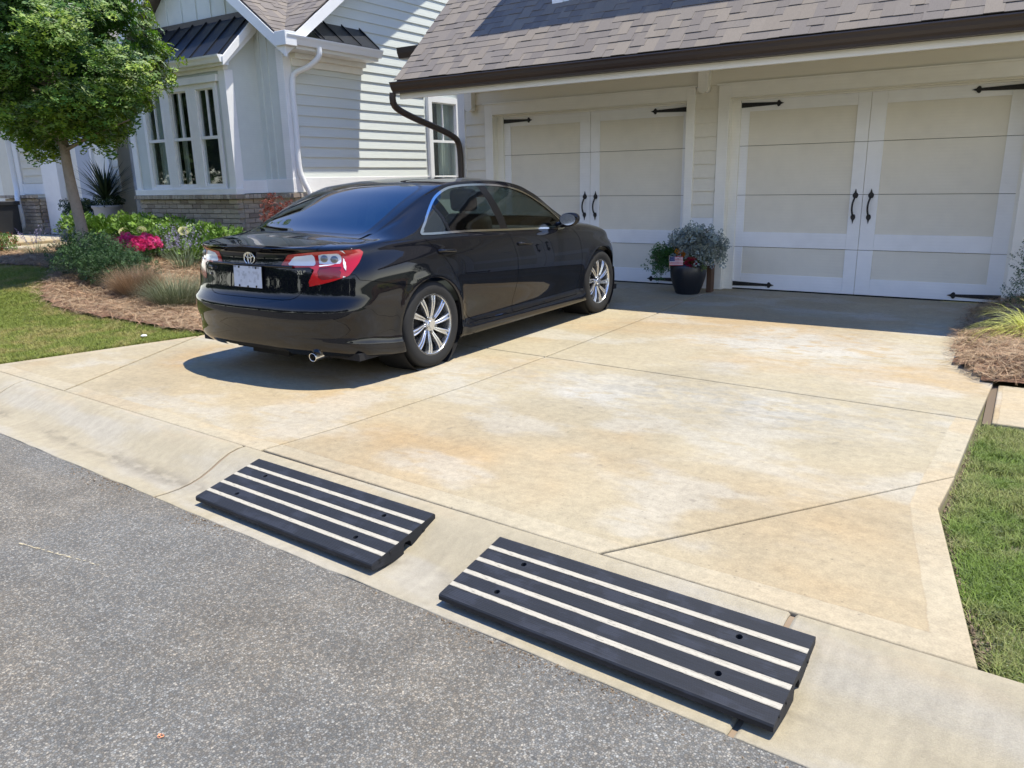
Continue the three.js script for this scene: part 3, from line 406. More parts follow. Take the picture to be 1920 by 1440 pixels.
{
  // solid mass of the wing, set back behind its cladding so that windows have a room behind them
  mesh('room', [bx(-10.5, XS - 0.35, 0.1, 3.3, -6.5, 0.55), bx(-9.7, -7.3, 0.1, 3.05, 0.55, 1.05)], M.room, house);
  const side = mesh('wall', [bx(XS - 0.35, XS - 0.002, 0.1, 5.6, -6.5, -3.24), bx(XS - 0.35, XS - 0.002, 0.1, 1.2, -3.24, -2.42), bx(XS - 0.35, XS - 0.002, 2.8, 5.6, -3.24, -2.42), bx(XS - 0.35, XS - 0.002, 0.1, 3.5, -2.42, ZF - 0.02), bx(XS - 0.35, XS - 0.002, 3.5, 4.3, -2.42, 0.0), bx(XS - 0.35, XS - 0.002, 4.3, 5.6, -2.42, -1.1)], M.siding, house);
  const rake = z => 3.29 + 0.74 * (1.22 - z);
  for (let i = 0; i < 25; i++) { const y = 1.445 + i * 0.153; let z1 = 0.80; if (y + 0.16 > rake(z1)) z1 = 1.22 - (y + 0.19 - 3.29) / 0.74; const z0 = -6.4; if (y + 0.153 > 1.30 && y < 2.86) { board(side, lap153, M.siding, XS, y, z1, z1 + 2.29, Math.PI / 2); board(side, lap153, M.siding, XS, y, -3.36, 3.0, Math.PI / 2); } else board(side, lap153, M.siding, XS, y, z1, z1 - z0, Math.PI / 2); }
  glassWindow(house, 'z', -3.19, -2.46, 1.36, 2.76, XS + 0.03, 2.07, 0.10, -2.81, [[-3.19, -2.86]]);
  // front wall of the wing, board and batten
  const fw = mesh('wall', [bx(-10.5, -9.76, 0.1, 3.35, ZF - 0.12, ZF), bx(-7.24, XS - 0.002, 0.1, 3.35, ZF - 0.12, ZF), bx(-9.76, -7.24, 3.0, 3.35, ZF - 0.12, ZF), metreUV(prism([[-10.5, 3.35], [XS - 0.002, 3.35], [-8.54, 4.98]], 0.12, (x, y, t) => [x, y, ZF - 0.12 + t]))], M.batten, house);
  for (const x of [-10.0, -9.62, -9.26, -8.87, -8.5, -8.14, -7.79, -7.43, -7.1, -6.94]) { const top = Math.min(4.9, 3.26 + 0.76 * Math.min(x + 10.85, -6.23 - x)); const y0 = x < -7.24 ? 3.8 : 1.43; if (top > y0 + 0.1) mesh('batten', bx(x - 0.017, x + 0.017, y0, top - 0.12, ZF, ZF + 0.018), M.batten, fw); }
  mesh('corner_board', [metreUV(rbx(XS - 0.125, XS + 0.024, 1.43, 3.3, ZF - 0.002, ZF + 0.026, 0.004)), metreUV(rbx(XS - 0.001, XS + 0.026, 1.43, 3.3, ZF - 0.125, ZF - 0.002, 0.004))], M.trim, house);
  mesh('skirt_board', [metreUV(rbx(-7.2, XS + 0.03, 1.225, 1.43, ZF, ZF + 0.034, 0.004)), metreUV(rbx(XS, XS + 0.032, 1.225, 1.445, -6.4, ZF - 0.001, 0.004))], M.trim, house);
  // bay
  const ZB = 1.5, BL = -9.80, BR = -7.21;
  mesh('bay_trim', [metreUV(rbx(BL, BL + 0.14, 1.22, 3.0, ZB - 0.12, ZB + 0.02, 0.004)), metreUV(rbx(BR - 0.13, BR + 0.02, 1.22, 3.0, ZB - 0.13, ZB + 0.02, 0.004)), metreUV(rbx(BL - 0.02, BR + 0.04, 1.215, 1.305, ZB - 0.1, ZB + 0.045, 0.004)), metreUV(rbx(BR - 0.05, BR + 0.032, 1.225, 1.42, ZF, ZB - 0.1, 0.004)), bx(-9.42, -7.37, 2.845, 2.94, ZB - 0.08, ZB + 0.05)], M.trim, house);
  mesh('bay_wall', [bx(BL, BL + 0.1, 1.22, 3.06, ZF, ZB - 0.1), bx(BR - 0.1, BR, 1.22, 3.12, ZF, ZB - 0.1), metreUV(prism([[ZF, 3.0], [1.5, 3.0], [1.5, 3.20], [ZF, 3.76]], 0.1, (z, y, t) => [BR - 0.102 + t, y, z])), bx(BL + 0.13, BR - 0.12, 2.94, 3.1, ZB - 0.08, ZB - 0.005), bx(-7.42, BR - 0.12, 1.3, 2.95, ZB - 0.08, ZB - 0.008), bx(BL + 0.13, -9.37, 1.3, 2.95, ZB - 0.08, ZB - 0.008)], M.batten, house);
  for (const [a, b, m, cur] of [[-9.30, -8.86, -9.08, [[-9.30, -8.9]]], [-8.63, -8.17, -8.40, [[-8.66, -8.58]]], [-7.94, -7.51, -7.72, [[-7.64, -7.47]]]]) glassWindow(house, 'x', a, b, 1.35, 2.77, ZB - 0.02, 2.065, 0.075, m, cur);
  mesh('mullion', [bx(-8.785, -8.705, 1.3, 2.845, ZB - 0.08, ZB + 0.012), bx(-8.095, -8.015, 1.3, 2.845, ZB - 0.08, ZB + 0.012)], M.trim, house);
  mesh('frieze', [bx(BL - 0.02, BR + 0.02, 2.99, 3.11, ZB - 0.05, ZB + 0.034)], M.trimWarm, house);
  const br = mesh('bay_roof', [metreUV(prism([[1.60, 3.165], [1.60, 3.185], [0.93, 3.83], [0.93, 3.79]], 3.01, (z, y, t) => [-10.09 + t, y, z]))], M.blackMetal, house);
  for (let x = -9.95; x < -7.1; x += 0.345) mesh('seam', metreUV(prism([[1.60, 3.185], [1.595, 3.212], [0.935, 3.857], [0.93, 3.83]], 0.016, (z, y, t) => [x + t, y, z])), M.blackMetal, br);
  mesh('roof_flashing', [bx(-10.05, -7.12, 3.78, 3.875, ZF, ZF + 0.05)], M.blackMetal, house);
  mesh('rake_board', [metreUV(prism([[1.62, 3.03], [1.62, 3.15], [0.94, 3.81], [0.94, 3.67]], 0.03, (z, y, t) => [-7.09 + t, y, z])), metreUV(prism([[1.52, 3.06], [1.52, 3.16], [0.94, 3.72], [0.94, 3.56]], 0.11, (z, y, t) => [-7.205 + t, y, z]))], M.trim, house);
  mesh('gutter', [metreUV(prism([[1.60, 3.075], [1.60, 3.175], [1.69, 3.175], [1.685, 3.15], [1.665, 3.12], [1.65, 3.075]], 3.04, (z, y, t) => [-10.13 + t, y, z])), bx(-10.1, -7.09, 3.04, 3.10, 1.5, 1.60)], M.gutterWhite, house);
  // brick base
  const bb = mesh('brick_base', [bx(BL + 0.03, BR - 0.03, 0.1, 1.2, ZF - 0.1, ZB - 0.055), bx(-7.2, XS - 0.005, 0.1, 1.2, ZF - 0.1, ZF - 0.04), bx(XS - 0.35, XS - 0.035, 0.1, 1.2, -6.4, ZF - 0.05)], mortar, house);
  brickFace(bb, 'x', BL, BR, 1.145, 9, ZB - 0.005); brickFace(bb, 'z', ZF, ZB - 0.1, 1.145, 7, BR - 0.002); brickFace(bb, 'x', BR, XS + 0.01, 1.145, 6, ZF); brickFace(bb, 'z', -0.6, ZF - 0.09, 1.145, 4, XS + 0.012);
  brickCap(bb, 'x', BL - 0.05, BR + 0.05, 1.182, ZB + 0.02); brickCap(bb, 'z', ZF + 0.05, ZB - 0.06, 1.182, BR + 0.03); brickCap(bb, 'x', BR + 0.06, XS + 0.05, 1.182, ZF + 0.02); brickCap(bb, 'z', -0.6, ZF - 0.06, 1.182, XS + 0.03);
  // roofs: front gable and side gable meeting in a valley at the corner
  const RX = -6.20, RZ2 = 1.22, EY = 3.30, RG = -8.54, pa = 0.76, pb = 0.74;
  const tri = (pts) => { const g = new THREE.BufferGeometry(); g.setAttribute('position', new THREE.Float32BufferAttribute(pts.flat(), 3)); g.computeVertexNormals(); return metreUV(g); };
  const A = (x, z, d = 0) => [x, EY + pa * (RX - x) - d, z], B = (x, z, d = 0) => [x, EY + pb * (RZ2 - z) - d, z];
  const vz = x => RZ2 - (pa / pb) * (RX - x), AL = (x, z) => [x, EY + pa * (x + 10.85), z];
  const rf = mesh('roof', [tri([A(RX, RZ2), A(RG, RZ2), A(RG, vz(RG))]), tri([AL(RG, RZ2), AL(-10.85, RZ2), AL(RG, -2)]), tri([AL(-10.85, RZ2), AL(-10.85, -2), AL(RG, -2)]), tri([B(RX, RZ2), B(RG, vz(RG)), B(RX, -3.0)]), tri([B(RG, vz(RG)), B(RG, -3.0), B(RX, -3.0)]), tri([B(RX, -3), B(RG, -3), [RG, EY, -7.5]]), tri([B(RX, -3), [RG, EY, -7.5], [RX, EY, -7.5]])], std(0.22, 0.19, 0.165, 0.92, { map: granTex, side: THREE.DoubleSide }), house);
  mesh('under_roof', [tri([A(RX, RZ2 - 0.01, 0.05), A(RG, vz(RG), 0.05), A(RG, RZ2 - 0.01, 0.05)]), tri([B(RX - 0.01, RZ2, 0.05), B(RX - 0.01, -3, 0.05), B(RG, vz(RG), 0.05)])], new THREE.MeshStandardMaterial({ color: lin(0.7, 0.7, 0.66), roughness: 0.7, side: THREE.DoubleSide }), house);
  const ca = 1 / Math.hypot(1, pa), cb = 1 / Math.hypot(1, pb), inView = p => p.distanceTo(camera.position);
  shingles(rf, V(RX + 0.02, EY - 0.005, RZ2), V(0, 0, -1), V(-ca, pa * ca, 0), V(pa * ca, ca, 0), 14, r => [0, (pa / pb) * (r * EXPO + 0.1) * ca], inView, 'shingle_field');
  shingles(rf, V(RX, EY - 0.005, RZ2 + 0.02), V(1, 0, 0), V(0, pb * cb, -cb), V(0, cb, pb * cb), 14, r => [-(pb / pa) * (r * EXPO + 0.1) * cb, 0.015], inView, 'shingle_field');
  const rk = (pts, place, th) => metreUV(prism(pts, th, place));
  mesh('rake_board', [rk([[RX + 0.03, EY - 0.20], [RX + 0.03, EY - 0.03], [RG, EY + pa * (RX - RG) - 0.01], [RG, EY + pa * (RX - RG) - 0.20]], (x, y, t) => [x, y, RZ2 - 0.02 + t], 0.035), rk([[-10.88, EY - 0.20], [-10.88, EY - 0.03], [RG, EY + pa * (RX - RG) - 0.01], [RG, EY + pa * (RX - RG) - 0.20]], (x, y, t) => [x, y, RZ2 - 0.022 + t], 0.035)], M.trim, house);
  mesh('rake_board', [rk([[RZ2 + 0.01, EY - 0.19], [RZ2 + 0.01, EY - 0.02], [-3, EY + pb * (RZ2 + 3) - 0.01], [-3, EY + pb * (RZ2 + 3) - 0.19]], (z, y, t) => [RX - 0.015 + t, y, z], 0.035), rk([[RZ2 - 0.4, EY + pb * 0.4 - 0.30], [RZ2 - 0.4, EY + pb * 0.4 - 0.12], [-3, EY + pb * (RZ2 + 3) - 0.12], [-3, EY + pb * (RZ2 + 3) - 0.36]], (z, y, t) => [XS + t, y, z], 0.03), rk([[RZ2 - 0.2, EY + pb * 0.2 - 0.15], [RZ2 - 0.2, EY + pb * 0.2 - 0.10], [-3, EY + pb * (RZ2 + 3) - 0.10], [-3, EY + pb * (RZ2 + 3) - 0.15]], (z, y, t) => [XS + 0.03 + t, y, z], 0.30)], M.trim, house);
  // small metal roof along the foot of the side gable, with its gutter and frieze
  const pr = mesh('pent_roof', [metreUV(prism([[-6.17, 3.40], [-6.17, 3.42], [XS, 3.77], [XS, 3.73]], 1.27, (x, y, t) => [x, y, -0.74 + t]))], M.blackMetal, house);
  for (const z of [0.45, 0.06, -0.33, -0.73]) mesh('seam', metreUV(prism([[-6.17, 3.42], [-6.175, 3.445], [XS, 3.80], [XS, 3.77]], 0.018, (x, y, t) => [x, y, z + t])), M.blackMetal, pr);
  mesh('gutter', [metreUV(prism([[-6.20, 3.28], [-6.20, 3.395], [-6.095, 3.395], [-6.10, 3.375], [-6.12, 3.34], [-6.145, 3.28]], 1.98, (x, y, t) => [x, y, -0.74 + t])), rbx(-6.34, -6.11, 3.25, 3.44, 1.06, 1.27, 0.006), bx(XS, -6.2, 3.235, 3.29, -0.72, 1.0)], M.gutterWhite, house);
  mesh('frieze', [bx(XS + 0.02, XS + 0.06, 3.06, 3.235, -0.70, 0.80), bx(XS + 0.06, XS + 0.14, 3.16, 3.234, -0.70, 0.80)], M.trimWarm, house);
  mesh('downspout', [along([[-6.16, 3.30, 0.60], [-6.17, 3.18, 0.60], [-6.30, 3.04, 0.68], [-6.52, 2.93, 0.80], [-6.535, 2.80, 0.83], [-6.535, 2.2, 0.83], [-6.535, 1.55, 0.83], [-6.52, 1.42, 0.80], [-6.48, 1.1, 0.68], [-6.47, 0.5, 0.66]], 0.042, 60, 10)], M.gutterWhite, house);
}
// front entrance part of the house, left of the bay
{
  const w = thing('house', 'pale house front left of the bay with brick pier, white trim and downspout', 'house', [0, 0, 0]);
  const z = 0.6, wl = mesh('wall', [bx(-12.2, -10.2, 0.2, 3.4, -1.0, -0.55), bx(-19, -12.2, 0.2, 3.6, -1.0, 0.45), bx(-16.5, -13.9, 0.2, 3.4, 0.4, 0.62)], M.lap, w);
  for (let i = 0; i < 13; i++) { board(wl, lap157, M.lap, -12.2, 1.27 + i * 0.1567, -0.549, 1.75, 0); board(wl, lap157, M.lap, -15.45, 1.47 + i * 0.1567, 0.621, 1.0, 0); board(wl, lap157, M.lap, -12.3, 1.27 + i * 0.1567, 0.451, 0.25, 0); }
  mesh('trim_board', [bx(-15.9, -15.5, 0.4, 3.3, 0.62, 0.66), bx(-14.45, -13.82, 0.35, 3.3, 0.62, 0.74), bx(-15.5, -14.45, 1.24, 1.46, 0.62, 0.655), bx(-13.8, -13.4, 1.06, 1.16, 0.45, 0.49), bx(-12.9, -12.84, 0.4, 3.2, 0.45, 0.53), bx(-12.34, -12.26, 0.4, 3.2, 0.45, 0.52), bx(-11.98, -11.86, 0.4, 3.3, -0.5, -0.4), bx(-10.5, -9.85, 3.2, 3.5, -0.6, 1.3)], M.trim, w);
  mesh('panel', [bx(-18, -15.9, 1.0, 3.2, 0.46, 0.50), bx(-13.82, -13.42, 1.16, 3.2, 0.45, 0.475), bx(-12.84, -12.34, 0.5, 3.2, 0.45, 0.48), bx(-13.82, -13.42, 0.5, 1.06, 0.45, 0.475)], M.trimWarm, w);
  mesh('shutter', [bx(-13.42, -12.90, 0.6, 3.2, 0.45, 0.52)], paint(0.50, 0.54, 0.60), w);
  mesh('porch_roof', [bx(-20, -10.1, 3.4, 3.6, -1.6, 0.95), metreUV(prism([[1.0, 3.6], [-3.5, 6.3], [-3.5, 3.6]], 10, (zz, y, t) => [-20.2 + t, y, zz]))], std(0.22, 0.19, 0.165, 0.92, { map: granTex }), w);
  const pier = mesh('brick_pier', [bx(-15.75, -14.62, 0.3, 1.18, 0.5, 0.86)], mortar, w); brickFace(pier, 'x', -15.8, -14.56, 1.16, 10, 0.92); brickFace(pier, 'z', 0.5, 0.82, 1.16, 10, -14.56); brickCap(pier, 'x', -15.86, -14.5, 1.20, 0.95);
  const ent = mesh('brick_base', [bx(-12.2, -10.3, 0.2, 1.2, -0.6, -0.5)], mortar, w); brickFace(ent, 'x', -12.2, -10.3, 1.2, 9, -0.45);
  mesh('downspout', along([[-15.12, 3.3, 0.98], [-15.12, 2.2, 0.98], [-15.10, 1.5, 0.98], [-15.05, 1.32, 1.0], [-14.92, 1.12, 1.08], [-14.88, 0.7, 1.08], [-14.90, 0.55, 1.1], [-15.1, 0.47, 1.25]], 0.055, 50, 10), M.gutterWhite, w);
  mesh('downspout', along([[-12.1, 3.3, 0.1], [-12.1, 1.55, 0.1], [-12.02, 1.4, 0.15], [-11.98, 0.5, 0.18]], 0.06, 40, 10), M.gutterWhite, w);
}

// ------------------------------------------------------------------ parked saloon car
// car space: s forward from the rear bumper, y up, x to the right of the centre line
{
  const CX = -1.58, CZ = 5.905, LEN = 4.60, WR = 0.326, AX = [0.995, 3.725];
  const car = thing('parked_car', 'glossy black four door saloon parked on the driveway with its rear to the street', 'car', [CX, 0, CZ]);
  const W = (x, y, s) => [x, y, -s];
  const curve = tab => { // monotone cubic through a table
    const n = tab.length, d = [], m = []; for (let i = 0; i < n - 1; i++) d.push((tab[i + 1][1] - tab[i][1]) / (tab[i + 1][0] - tab[i][0]));
    m[0] = d[0]; m[n - 1] = d[n - 2]; for (let i = 1; i < n - 1; i++) m[i] = d[i - 1] * d[i] <= 0 ? 0 : 2 * d[i - 1] * d[i] / (d[i - 1] + d[i]);
    return x => { if (x <= tab[0][0]) return tab[0][1]; if (x >= tab[n - 1][0]) return tab[n - 1][1]; let i = 0; while (x > tab[i + 1][0]) i++; const h = tab[i + 1][0] - tab[i][0], t = (x - tab[i][0]) / h, a = t * t * t, b = t * t; return (2 * a - 3 * b + 1) * tab[i][1] + (a - 2 * b + t) * h * m[i] + (3 * b - 2 * a) * tab[i + 1][1] + (a - b) * h * m[i + 1]; };
  };
  const yTop = curve([[0, 0.952], [0.12, 0.966], [0.3, 0.984], [0.5, 1.0], [0.62, 1.035], [0.8, 1.12], [1.0, 1.21], [1.25, 1.305], [1.45, 1.355], [1.7, 1.384], [2.0, 1.396], [2.35, 1.388], [2.65, 1.352], [2.95, 1.268], [3.25, 1.14], [3.5, 1.025], [3.64, 0.972], [3.9, 0.93], [4.2, 0.86], [4.42, 0.77], [4.6, 0.66]]);
  const yRail = curve([[0, 0.938], [0.3, 0.968], [0.5, 0.98], [0.65, 1.012], [0.85, 1.095], [1.05, 1.185], [1.3, 1.28], [1.5, 1.332], [1.75, 1.352], [2.0, 1.356], [2.3, 1.346], [2.55, 1.312], [2.8, 1.225], [3.0, 1.112], [3.2, 1.0], [3.36, 0.94], [3.6, 0.92], [3.9, 0.88], [4.2, 0.80], [4.42, 0.70], [4.6, 0.60]]);
  const xRail = curve([[0, 0.66], [0.5, 0.655], [0.8, 0.655], [1.3, 0.635], [2.0, 0.622], [2.55, 0.64], [3.0, 0.70], [3.3, 0.755], [3.6, 0.73], [4.2, 0.67], [4.6, 0.6]]);
  const yBelt = curve([[0, 0.89], [0.3, 0.935], [0.6, 0.958], [1.0, 0.962], [2.0, 0.925], [3.0, 0.885], [3.4, 0.87], [3.9, 0.825], [4.3, 0.73], [4.6, 0.57]]);
  const xBelt = curve([[0, 0.79], [0.3, 0.80], [0.6, 0.81], [1.0, 0.822], [2.0, 0.842], [3.0, 0.85], [3.6, 0.835], [4.2, 0.80], [4.6, 0.76]]);
  const xMax = curve([[0, 0.865], [0.4, 0.882], [0.7, 0.892], [1.2, 0.896], [3.5, 0.896], [4.0, 0.885], [4.3, 0.865], [4.6, 0.85]]), yMax = curve([[0, 0.64], [1, 0.67], [3.7, 0.62], [4.6, 0.5]]);
  const yBot = curve([[0, 0.235], [0.35, 0.205], [0.6, 0.175], [1, 0.165], [3.4, 0.165], [4.2, 0.155], [4.6, 0.19]]);
  const rearCap = t => t >= 0.42 ? 1 : Math.pow(1 - Math.pow(1 - t / 0.42, 2.65), 1 / 2.65), frontCap = t => t <= LEN - 0.75 ? 1 : Math.pow(Math.max(0, 1 - Math.pow((t - LEN + 0.75) / 0.75, 2.3)), 1 / 2.3);
  const rearShift = curve([[0.12, 0.13], [0.22, 0.085], [0.27, 0.045], [0.34, 0.03], [0.40, 0.022], [0.46, 0.004], [0.52, 0], [0.565, 0.008], [0.590, 0.03], [0.605, 0.058], [0.63, 0.066], [0.80, 0.088], [0.875, 0.105], [0.90, 0.105], [0.925, 0.082], [0.945, 0.052], [0.958, 0.043], [0.97, 0.045], [1.2, 0.05]]);
  const frontShift = curve([[0.15, 0.1], [0.3, 0.02], [0.45, 0], [0.6, 0.08], [0.75, 0.22], [0.9, 0.3]]);
  // section points from the sill up to the roof centre
  const NV1 = 54, NV2 = 16, NV = NV1 + NV2; // side rows, top rows
  function section(t) {
    const yb = yBot(t), yB = yBelt(t), xB = xBelt(t), xm = xMax(t), ym = yMax(t), yr = yRail(t), xr = xRail(t), sk = sstep((t - 1.35) / 0.1) * sstep((3.4 - t) / 0.1);
    const P = [[xm - 0.05, yb - 0.01], [xm - 0.012 + 0.012 * sk, yb + 0.012], [xm - 0.004 + 0.008 * sk, yb + 0.085], [xm - 0.012 - 0.012 * sk, yb + 0.115], [xm - 0.016 - 0.01 * sk, 0.36], [xm - 0.006, 0.50], [xm, ym], [xm - 0.010, lerp(ym, yB, 0.45)], [xB + 0.024, yB - 0.055], [xB + 0.010, yB - 0.012], [xB - 0.006, yB + 0.012]];
    const top = [xr, yr], cab = sstep((yr - yB - 0.05) / 0.12);
    P.push([lerp(lerp(xB, xr, 0.4), lerp(xB - 0.006, xr, 0.34) + 0.012, cab), lerp(yB + 0.012, yr, lerp(0.55, 0.34, cab))], [lerp(lerp(xB, xr, 0.7), lerp(xB - 0.006, xr, 0.70) + 0.012, cab), lerp(yB + 0.012, yr, lerp(0.82, 0.70, cab))], [xr + 0.012 * cab, yr - 0.022 * cab], top);
    const c = new THREE.CatmullRomCurve3(P.map(p => V(p[0], p[1], 0)), false, 'centripetal');
    const out = []; for (let i = 0; i <= NV1; i++) { const q = c.getPoint(i / NV1); out.push([q.x, q.y]); }
    const yt = yTop(t); for (let i = 1; i <= NV2; i++) { const f = i / NV2, x = xr * (1 - f), e = Math.pow(1 - f, lerp(2.0, 2.3, cab)); out.push([x, lerp(yr, yt, 1 - e)]); }
    return out;
  }
  const ts = []; for (let i = 0; i <= 26; i++) ts.push(0.42 * (1 - Math.pow(Math.cos(i / 26 * Math.PI / 2), 1.15))); for (let i = 1; i < 150; i++) ts.push(0.42 + (LEN - 0.75 - 0.42) * i / 150); for (let i = 0; i <= 26; i++) ts.push(LEN - 0.75 + 0.75 * Math.sin(i / 26 * Math.PI / 2));
  const NU = ts.length, pos = [], att = [], nor = [];
  for (let i = 0; i < NU; i++) { const t = ts[i], S = section(t), k = rearCap(t) * frontCap(t); let ar = 0;
    for (let j = 0; j <= NV; j++) { const y = S[j][1], x = S[j][0] * k, fr = Math.exp(-((t / 0.42) ** 2)), ff = sstep((t - 3.9) / 0.7);
      const s = t + rearShift(y) * fr - frontShift(y) * ff; let bulge = 0; for (const a of AX) { const r = Math.hypot(s - a, y - 0.325); if (r < 0.5 && y < 0.75) bulge += 0.010 * Math.exp(-(((r - 0.365) / 0.035) ** 2)); }
      pos.push([x + bulge, y, s]); att.push([t, j, x + t]); } }
  const id = (i, j) => i * (NV + 1) + j;
  for (let i = 0; i < NU; i++) for (let j = 0; j <= NV; j++) { // grid normals
    const A = pos[id(Math.max(0, i - 1), j)], B = pos[id(Math.min(NU - 1, i + 1), j)], C = pos[id(i, Math.max(0, j - 1))], D = pos[id(i, Math.min(NV, j + 1))];
    let du = V(B[0] - A[0], B[1] - A[1], B[2] - A[2]); const dv = V(D[0] - C[0], D[1] - C[1], D[2] - C[2]); if (i === 0) du = V(pos[id(1, j)][0], 0, 0.0001); const n = dv.clone().cross(du); if (i === 0) n.set(0, 0, -1); if (j === NV) n.x = 0; if (i === NU - 1) n.set(0, 0.1, 1); n.normalize(); if (n.x < -0.2 || (i > 2 && i < NU - 3 && j < NV1 && n.x < 0)) { n.negate(); } nor.push([n.x, n.y, n.z]);
  }
  for (let j = 0; j <= NV; j++) { const a = nor[id(1, j)]; nor[id(0, j)] = [0, a[1], a[2]]; }
  const rec = k => [...pos[k], ...nor[k], ...att[k]];   // x y s, nx ny ns, t, row, q
  let tris = []; for (let i = 0; i + 1 < NU; i++) for (let j = 0; j < NV; j++) { const a = rec(id(i, j)), b = rec(id(i + 1, j)), c = rec(id(i, j + 1)), d = rec(id(i + 1, j + 1)); tris.push([a, b, c], [b, d, c]); }
  const mixr = (a, b, t) => a.map((v, i) => v + (b[i] - v) * t);
  function clip(T, f) { const inn = [], out = []; for (const t of T) { const v = t.map(f), neg = v.filter(q => q < 0).length; if (neg === 3) inn.push(t); else if (neg === 0) out.push(t); else { const lone = neg === 1; const i = v.findIndex(q => (q < 0) === lone), a = t[i], b = t[(i + 1) % 3], c = t[(i + 2) % 3], va = v[i], ab = mixr(a, b, va / (va - v[(i + 1) % 3])), ac = mixr(a, c, va / (va - v[(i + 2) % 3])); (lone ? inn : out).push([a, ab, ac]); (lone ? out : inn).push([ab, b, c], [ab, c, ac]); } } return [inn, out]; }
  function sdPoly(P) { return (x, y) => { let d = 1e9, inside = false; for (let i = 0, j = P.length - 1; i < P.length; j = i++) { d = Math.min(d, segDist(x, y, P[i][0], P[i][1], P[j][0], P[j][1])); if ((P[i][1] > y) !== (P[j][1] > y) && x < (P[j][0] - P[i][0]) * (y - P[i][1]) / (P[j][1] - P[i][1]) + P[i][0]) inside = !inside; } return inside ? -d : d; }; }
  const smooth = (P, n = 6) => new THREE.CatmullRomCurve3(P.map(p => V(p[0], p[1], 0)), true, 'centripetal').getPoints(P.length * n).map(p => [p.x, p.y]);
  function build(name, T, mat, { parent = car, off = 0, sides = [1, -1], skin = 0 } = {}) { // right half and mirrored left half as one mesh, or one mesh a side
    const ms = []; for (const sd of sides) { const p = [], n = []; for (const t of T) { const o = sd > 0 ? [0, 1, 2] : [0, 2, 1]; for (const k of o) { const r = t[k]; p.push((r[0] + r[3] * off) * sd, r[1] + r[4] * off, -(r[2] + r[5] * off)); n.push(r[3] * sd, r[4], -r[5]); } } const g = new THREE.BufferGeometry(); g.setAttribute('position', new THREE.Float32BufferAttribute(p, 3)); g.setAttribute('normal', new THREE.Float32BufferAttribute(n, 3)); ms.push(prep(g)); }
    return mesh(name, ms, mat, parent);
  }
  const C = {
    paint: new THREE.MeshPhysicalMaterial({ color: lin(0.0042, 0.0048, 0.0075), roughness: 0.5, metalness: 0, specularIntensity: 0.05, clearcoat: 1, clearcoatRoughness: 0.015, side: THREE.DoubleSide }),
    glass: new THREE.MeshPhysicalMaterial({ color: lin(0.40, 0.47, 0.46), roughness: 0.01, transmission: 1, thickness: 0, ior: 1.52, side: THREE.DoubleSide }),
    tint: new THREE.MeshPhysicalMaterial({ color: lin(0.012, 0.018, 0.026), roughness: 0.01, transmission: 1, thickness: 0, ior: 2.2, clearcoat: 1, clearcoatRoughness: 0.01, side: THREE.DoubleSide }),
    chrome: std(0.78, 0.78, 0.76, 0.14, { metalness: 1, side: THREE.DoubleSide }), satin: std(0.70, 0.70, 0.68, 0.32, { metalness: 0.95, side: THREE.DoubleSide }), black: std(0.006, 0.006, 0.007, 0.25, { side: THREE.DoubleSide }), matt: std(0.008, 0.008, 0.009, 0.8, { side: THREE.DoubleSide }),
    red: new THREE.MeshPhysicalMaterial({ color: lin(0.42, 0.004, 0.008), roughness: 0.22, clearcoat: 1, clearcoatRoughness: 0.03, side: THREE.DoubleSide }), redDark: new THREE.MeshPhysicalMaterial({ color: lin(0.16, 0.002, 0.004), roughness: 0.3, clearcoat: 1, clearcoatRoughness: 0.03, side: THREE.DoubleSide }),
    white: std(0.82, 0.82, 0.82, 0.3, { side: THREE.DoubleSide }),
    clear: new THREE.MeshPhysicalMaterial({ color: lin(0.74, 0.75, 0.75), roughness: 0.25, metalness: 0.1, clearcoat: 1, clearcoatRoughness: 0.02, side: THREE.DoubleSide }), seat: std(0.035, 0.034, 0.033, 0.85), tyre: std(0.014, 0.014, 0.014, 0.82), wheel: std(0.72, 0.735, 0.76, 0.24, { metalness: 0.9 }), wheelDark: std(0.25, 0.25, 0.24, 0.35, { metalness: 0.9 }),
  };
  const X = r => r[0], Yv = r => r[1], Sv = r => r[2], Tt = r => r[6], Row = r => r[7], Q = r => r[8];
  let body = tris, part;
  // wheel openings
  for (const a of AX) [, body] = clip(body, r => r[0] < 0.5 ? 1 : Math.hypot(Sv(r) - a, Yv(r) - 0.325) - (a < 2 ? 0.352 : 0.358));
  const shell = body.slice();
  // side glass
  const DLO = smooth([[0.985, 0.985], [1.10, 1.075], [1.20, 1.155], [1.343, 1.248], [1.50, 1.305], [1.68, 1.326], [2.0, 1.330], [2.217, 1.320], [2.453, 1.289], [2.66, 1.228], [2.80, 1.16], [2.90, 1.103], [3.03, 1.005], [3.085, 0.935], [3.05, 0.902], [2.7, 0.918], [2.086, 0.942], [1.5, 0.967], [1.05, 0.977]], 5);
  const dlo = sdPoly(DLO), isSide = r => Row(r) < NV1 + 0.5 && X(r) > 0.5 && Yv(r) > 0.85 && Tt(r) > 0.7;
  let win; [win, body] = clip(body, r => isSide(r) ? dlo(Sv(r), Yv(r)) : 1);
  let ring; [part, ring] = clip(win, r => dlo(Sv(r), Yv(r)) + 0.016); build('window_trim', ring, C.chrome, { off: 0.004 });
  const bp = sdPoly([[2.012, 0.93], [2.105, 0.93], [2.115, 1.0], [2.09, 1.15], [2.03, 1.34], [1.925, 1.34], [1.975, 1.15]]), qp = sdPoly([[1.315, 0.95], [1.352, 0.95], [1.325, 1.1], [1.25, 1.25], [1.22, 1.23], [1.29, 1.1]]);
  let pil; [pil, part] = clip(part, r => Math.min(bp(Sv(r), Yv(r)), qp(Sv(r), Yv(r)))); build('window_pillar', pil, C.black, { off: 0.002 });
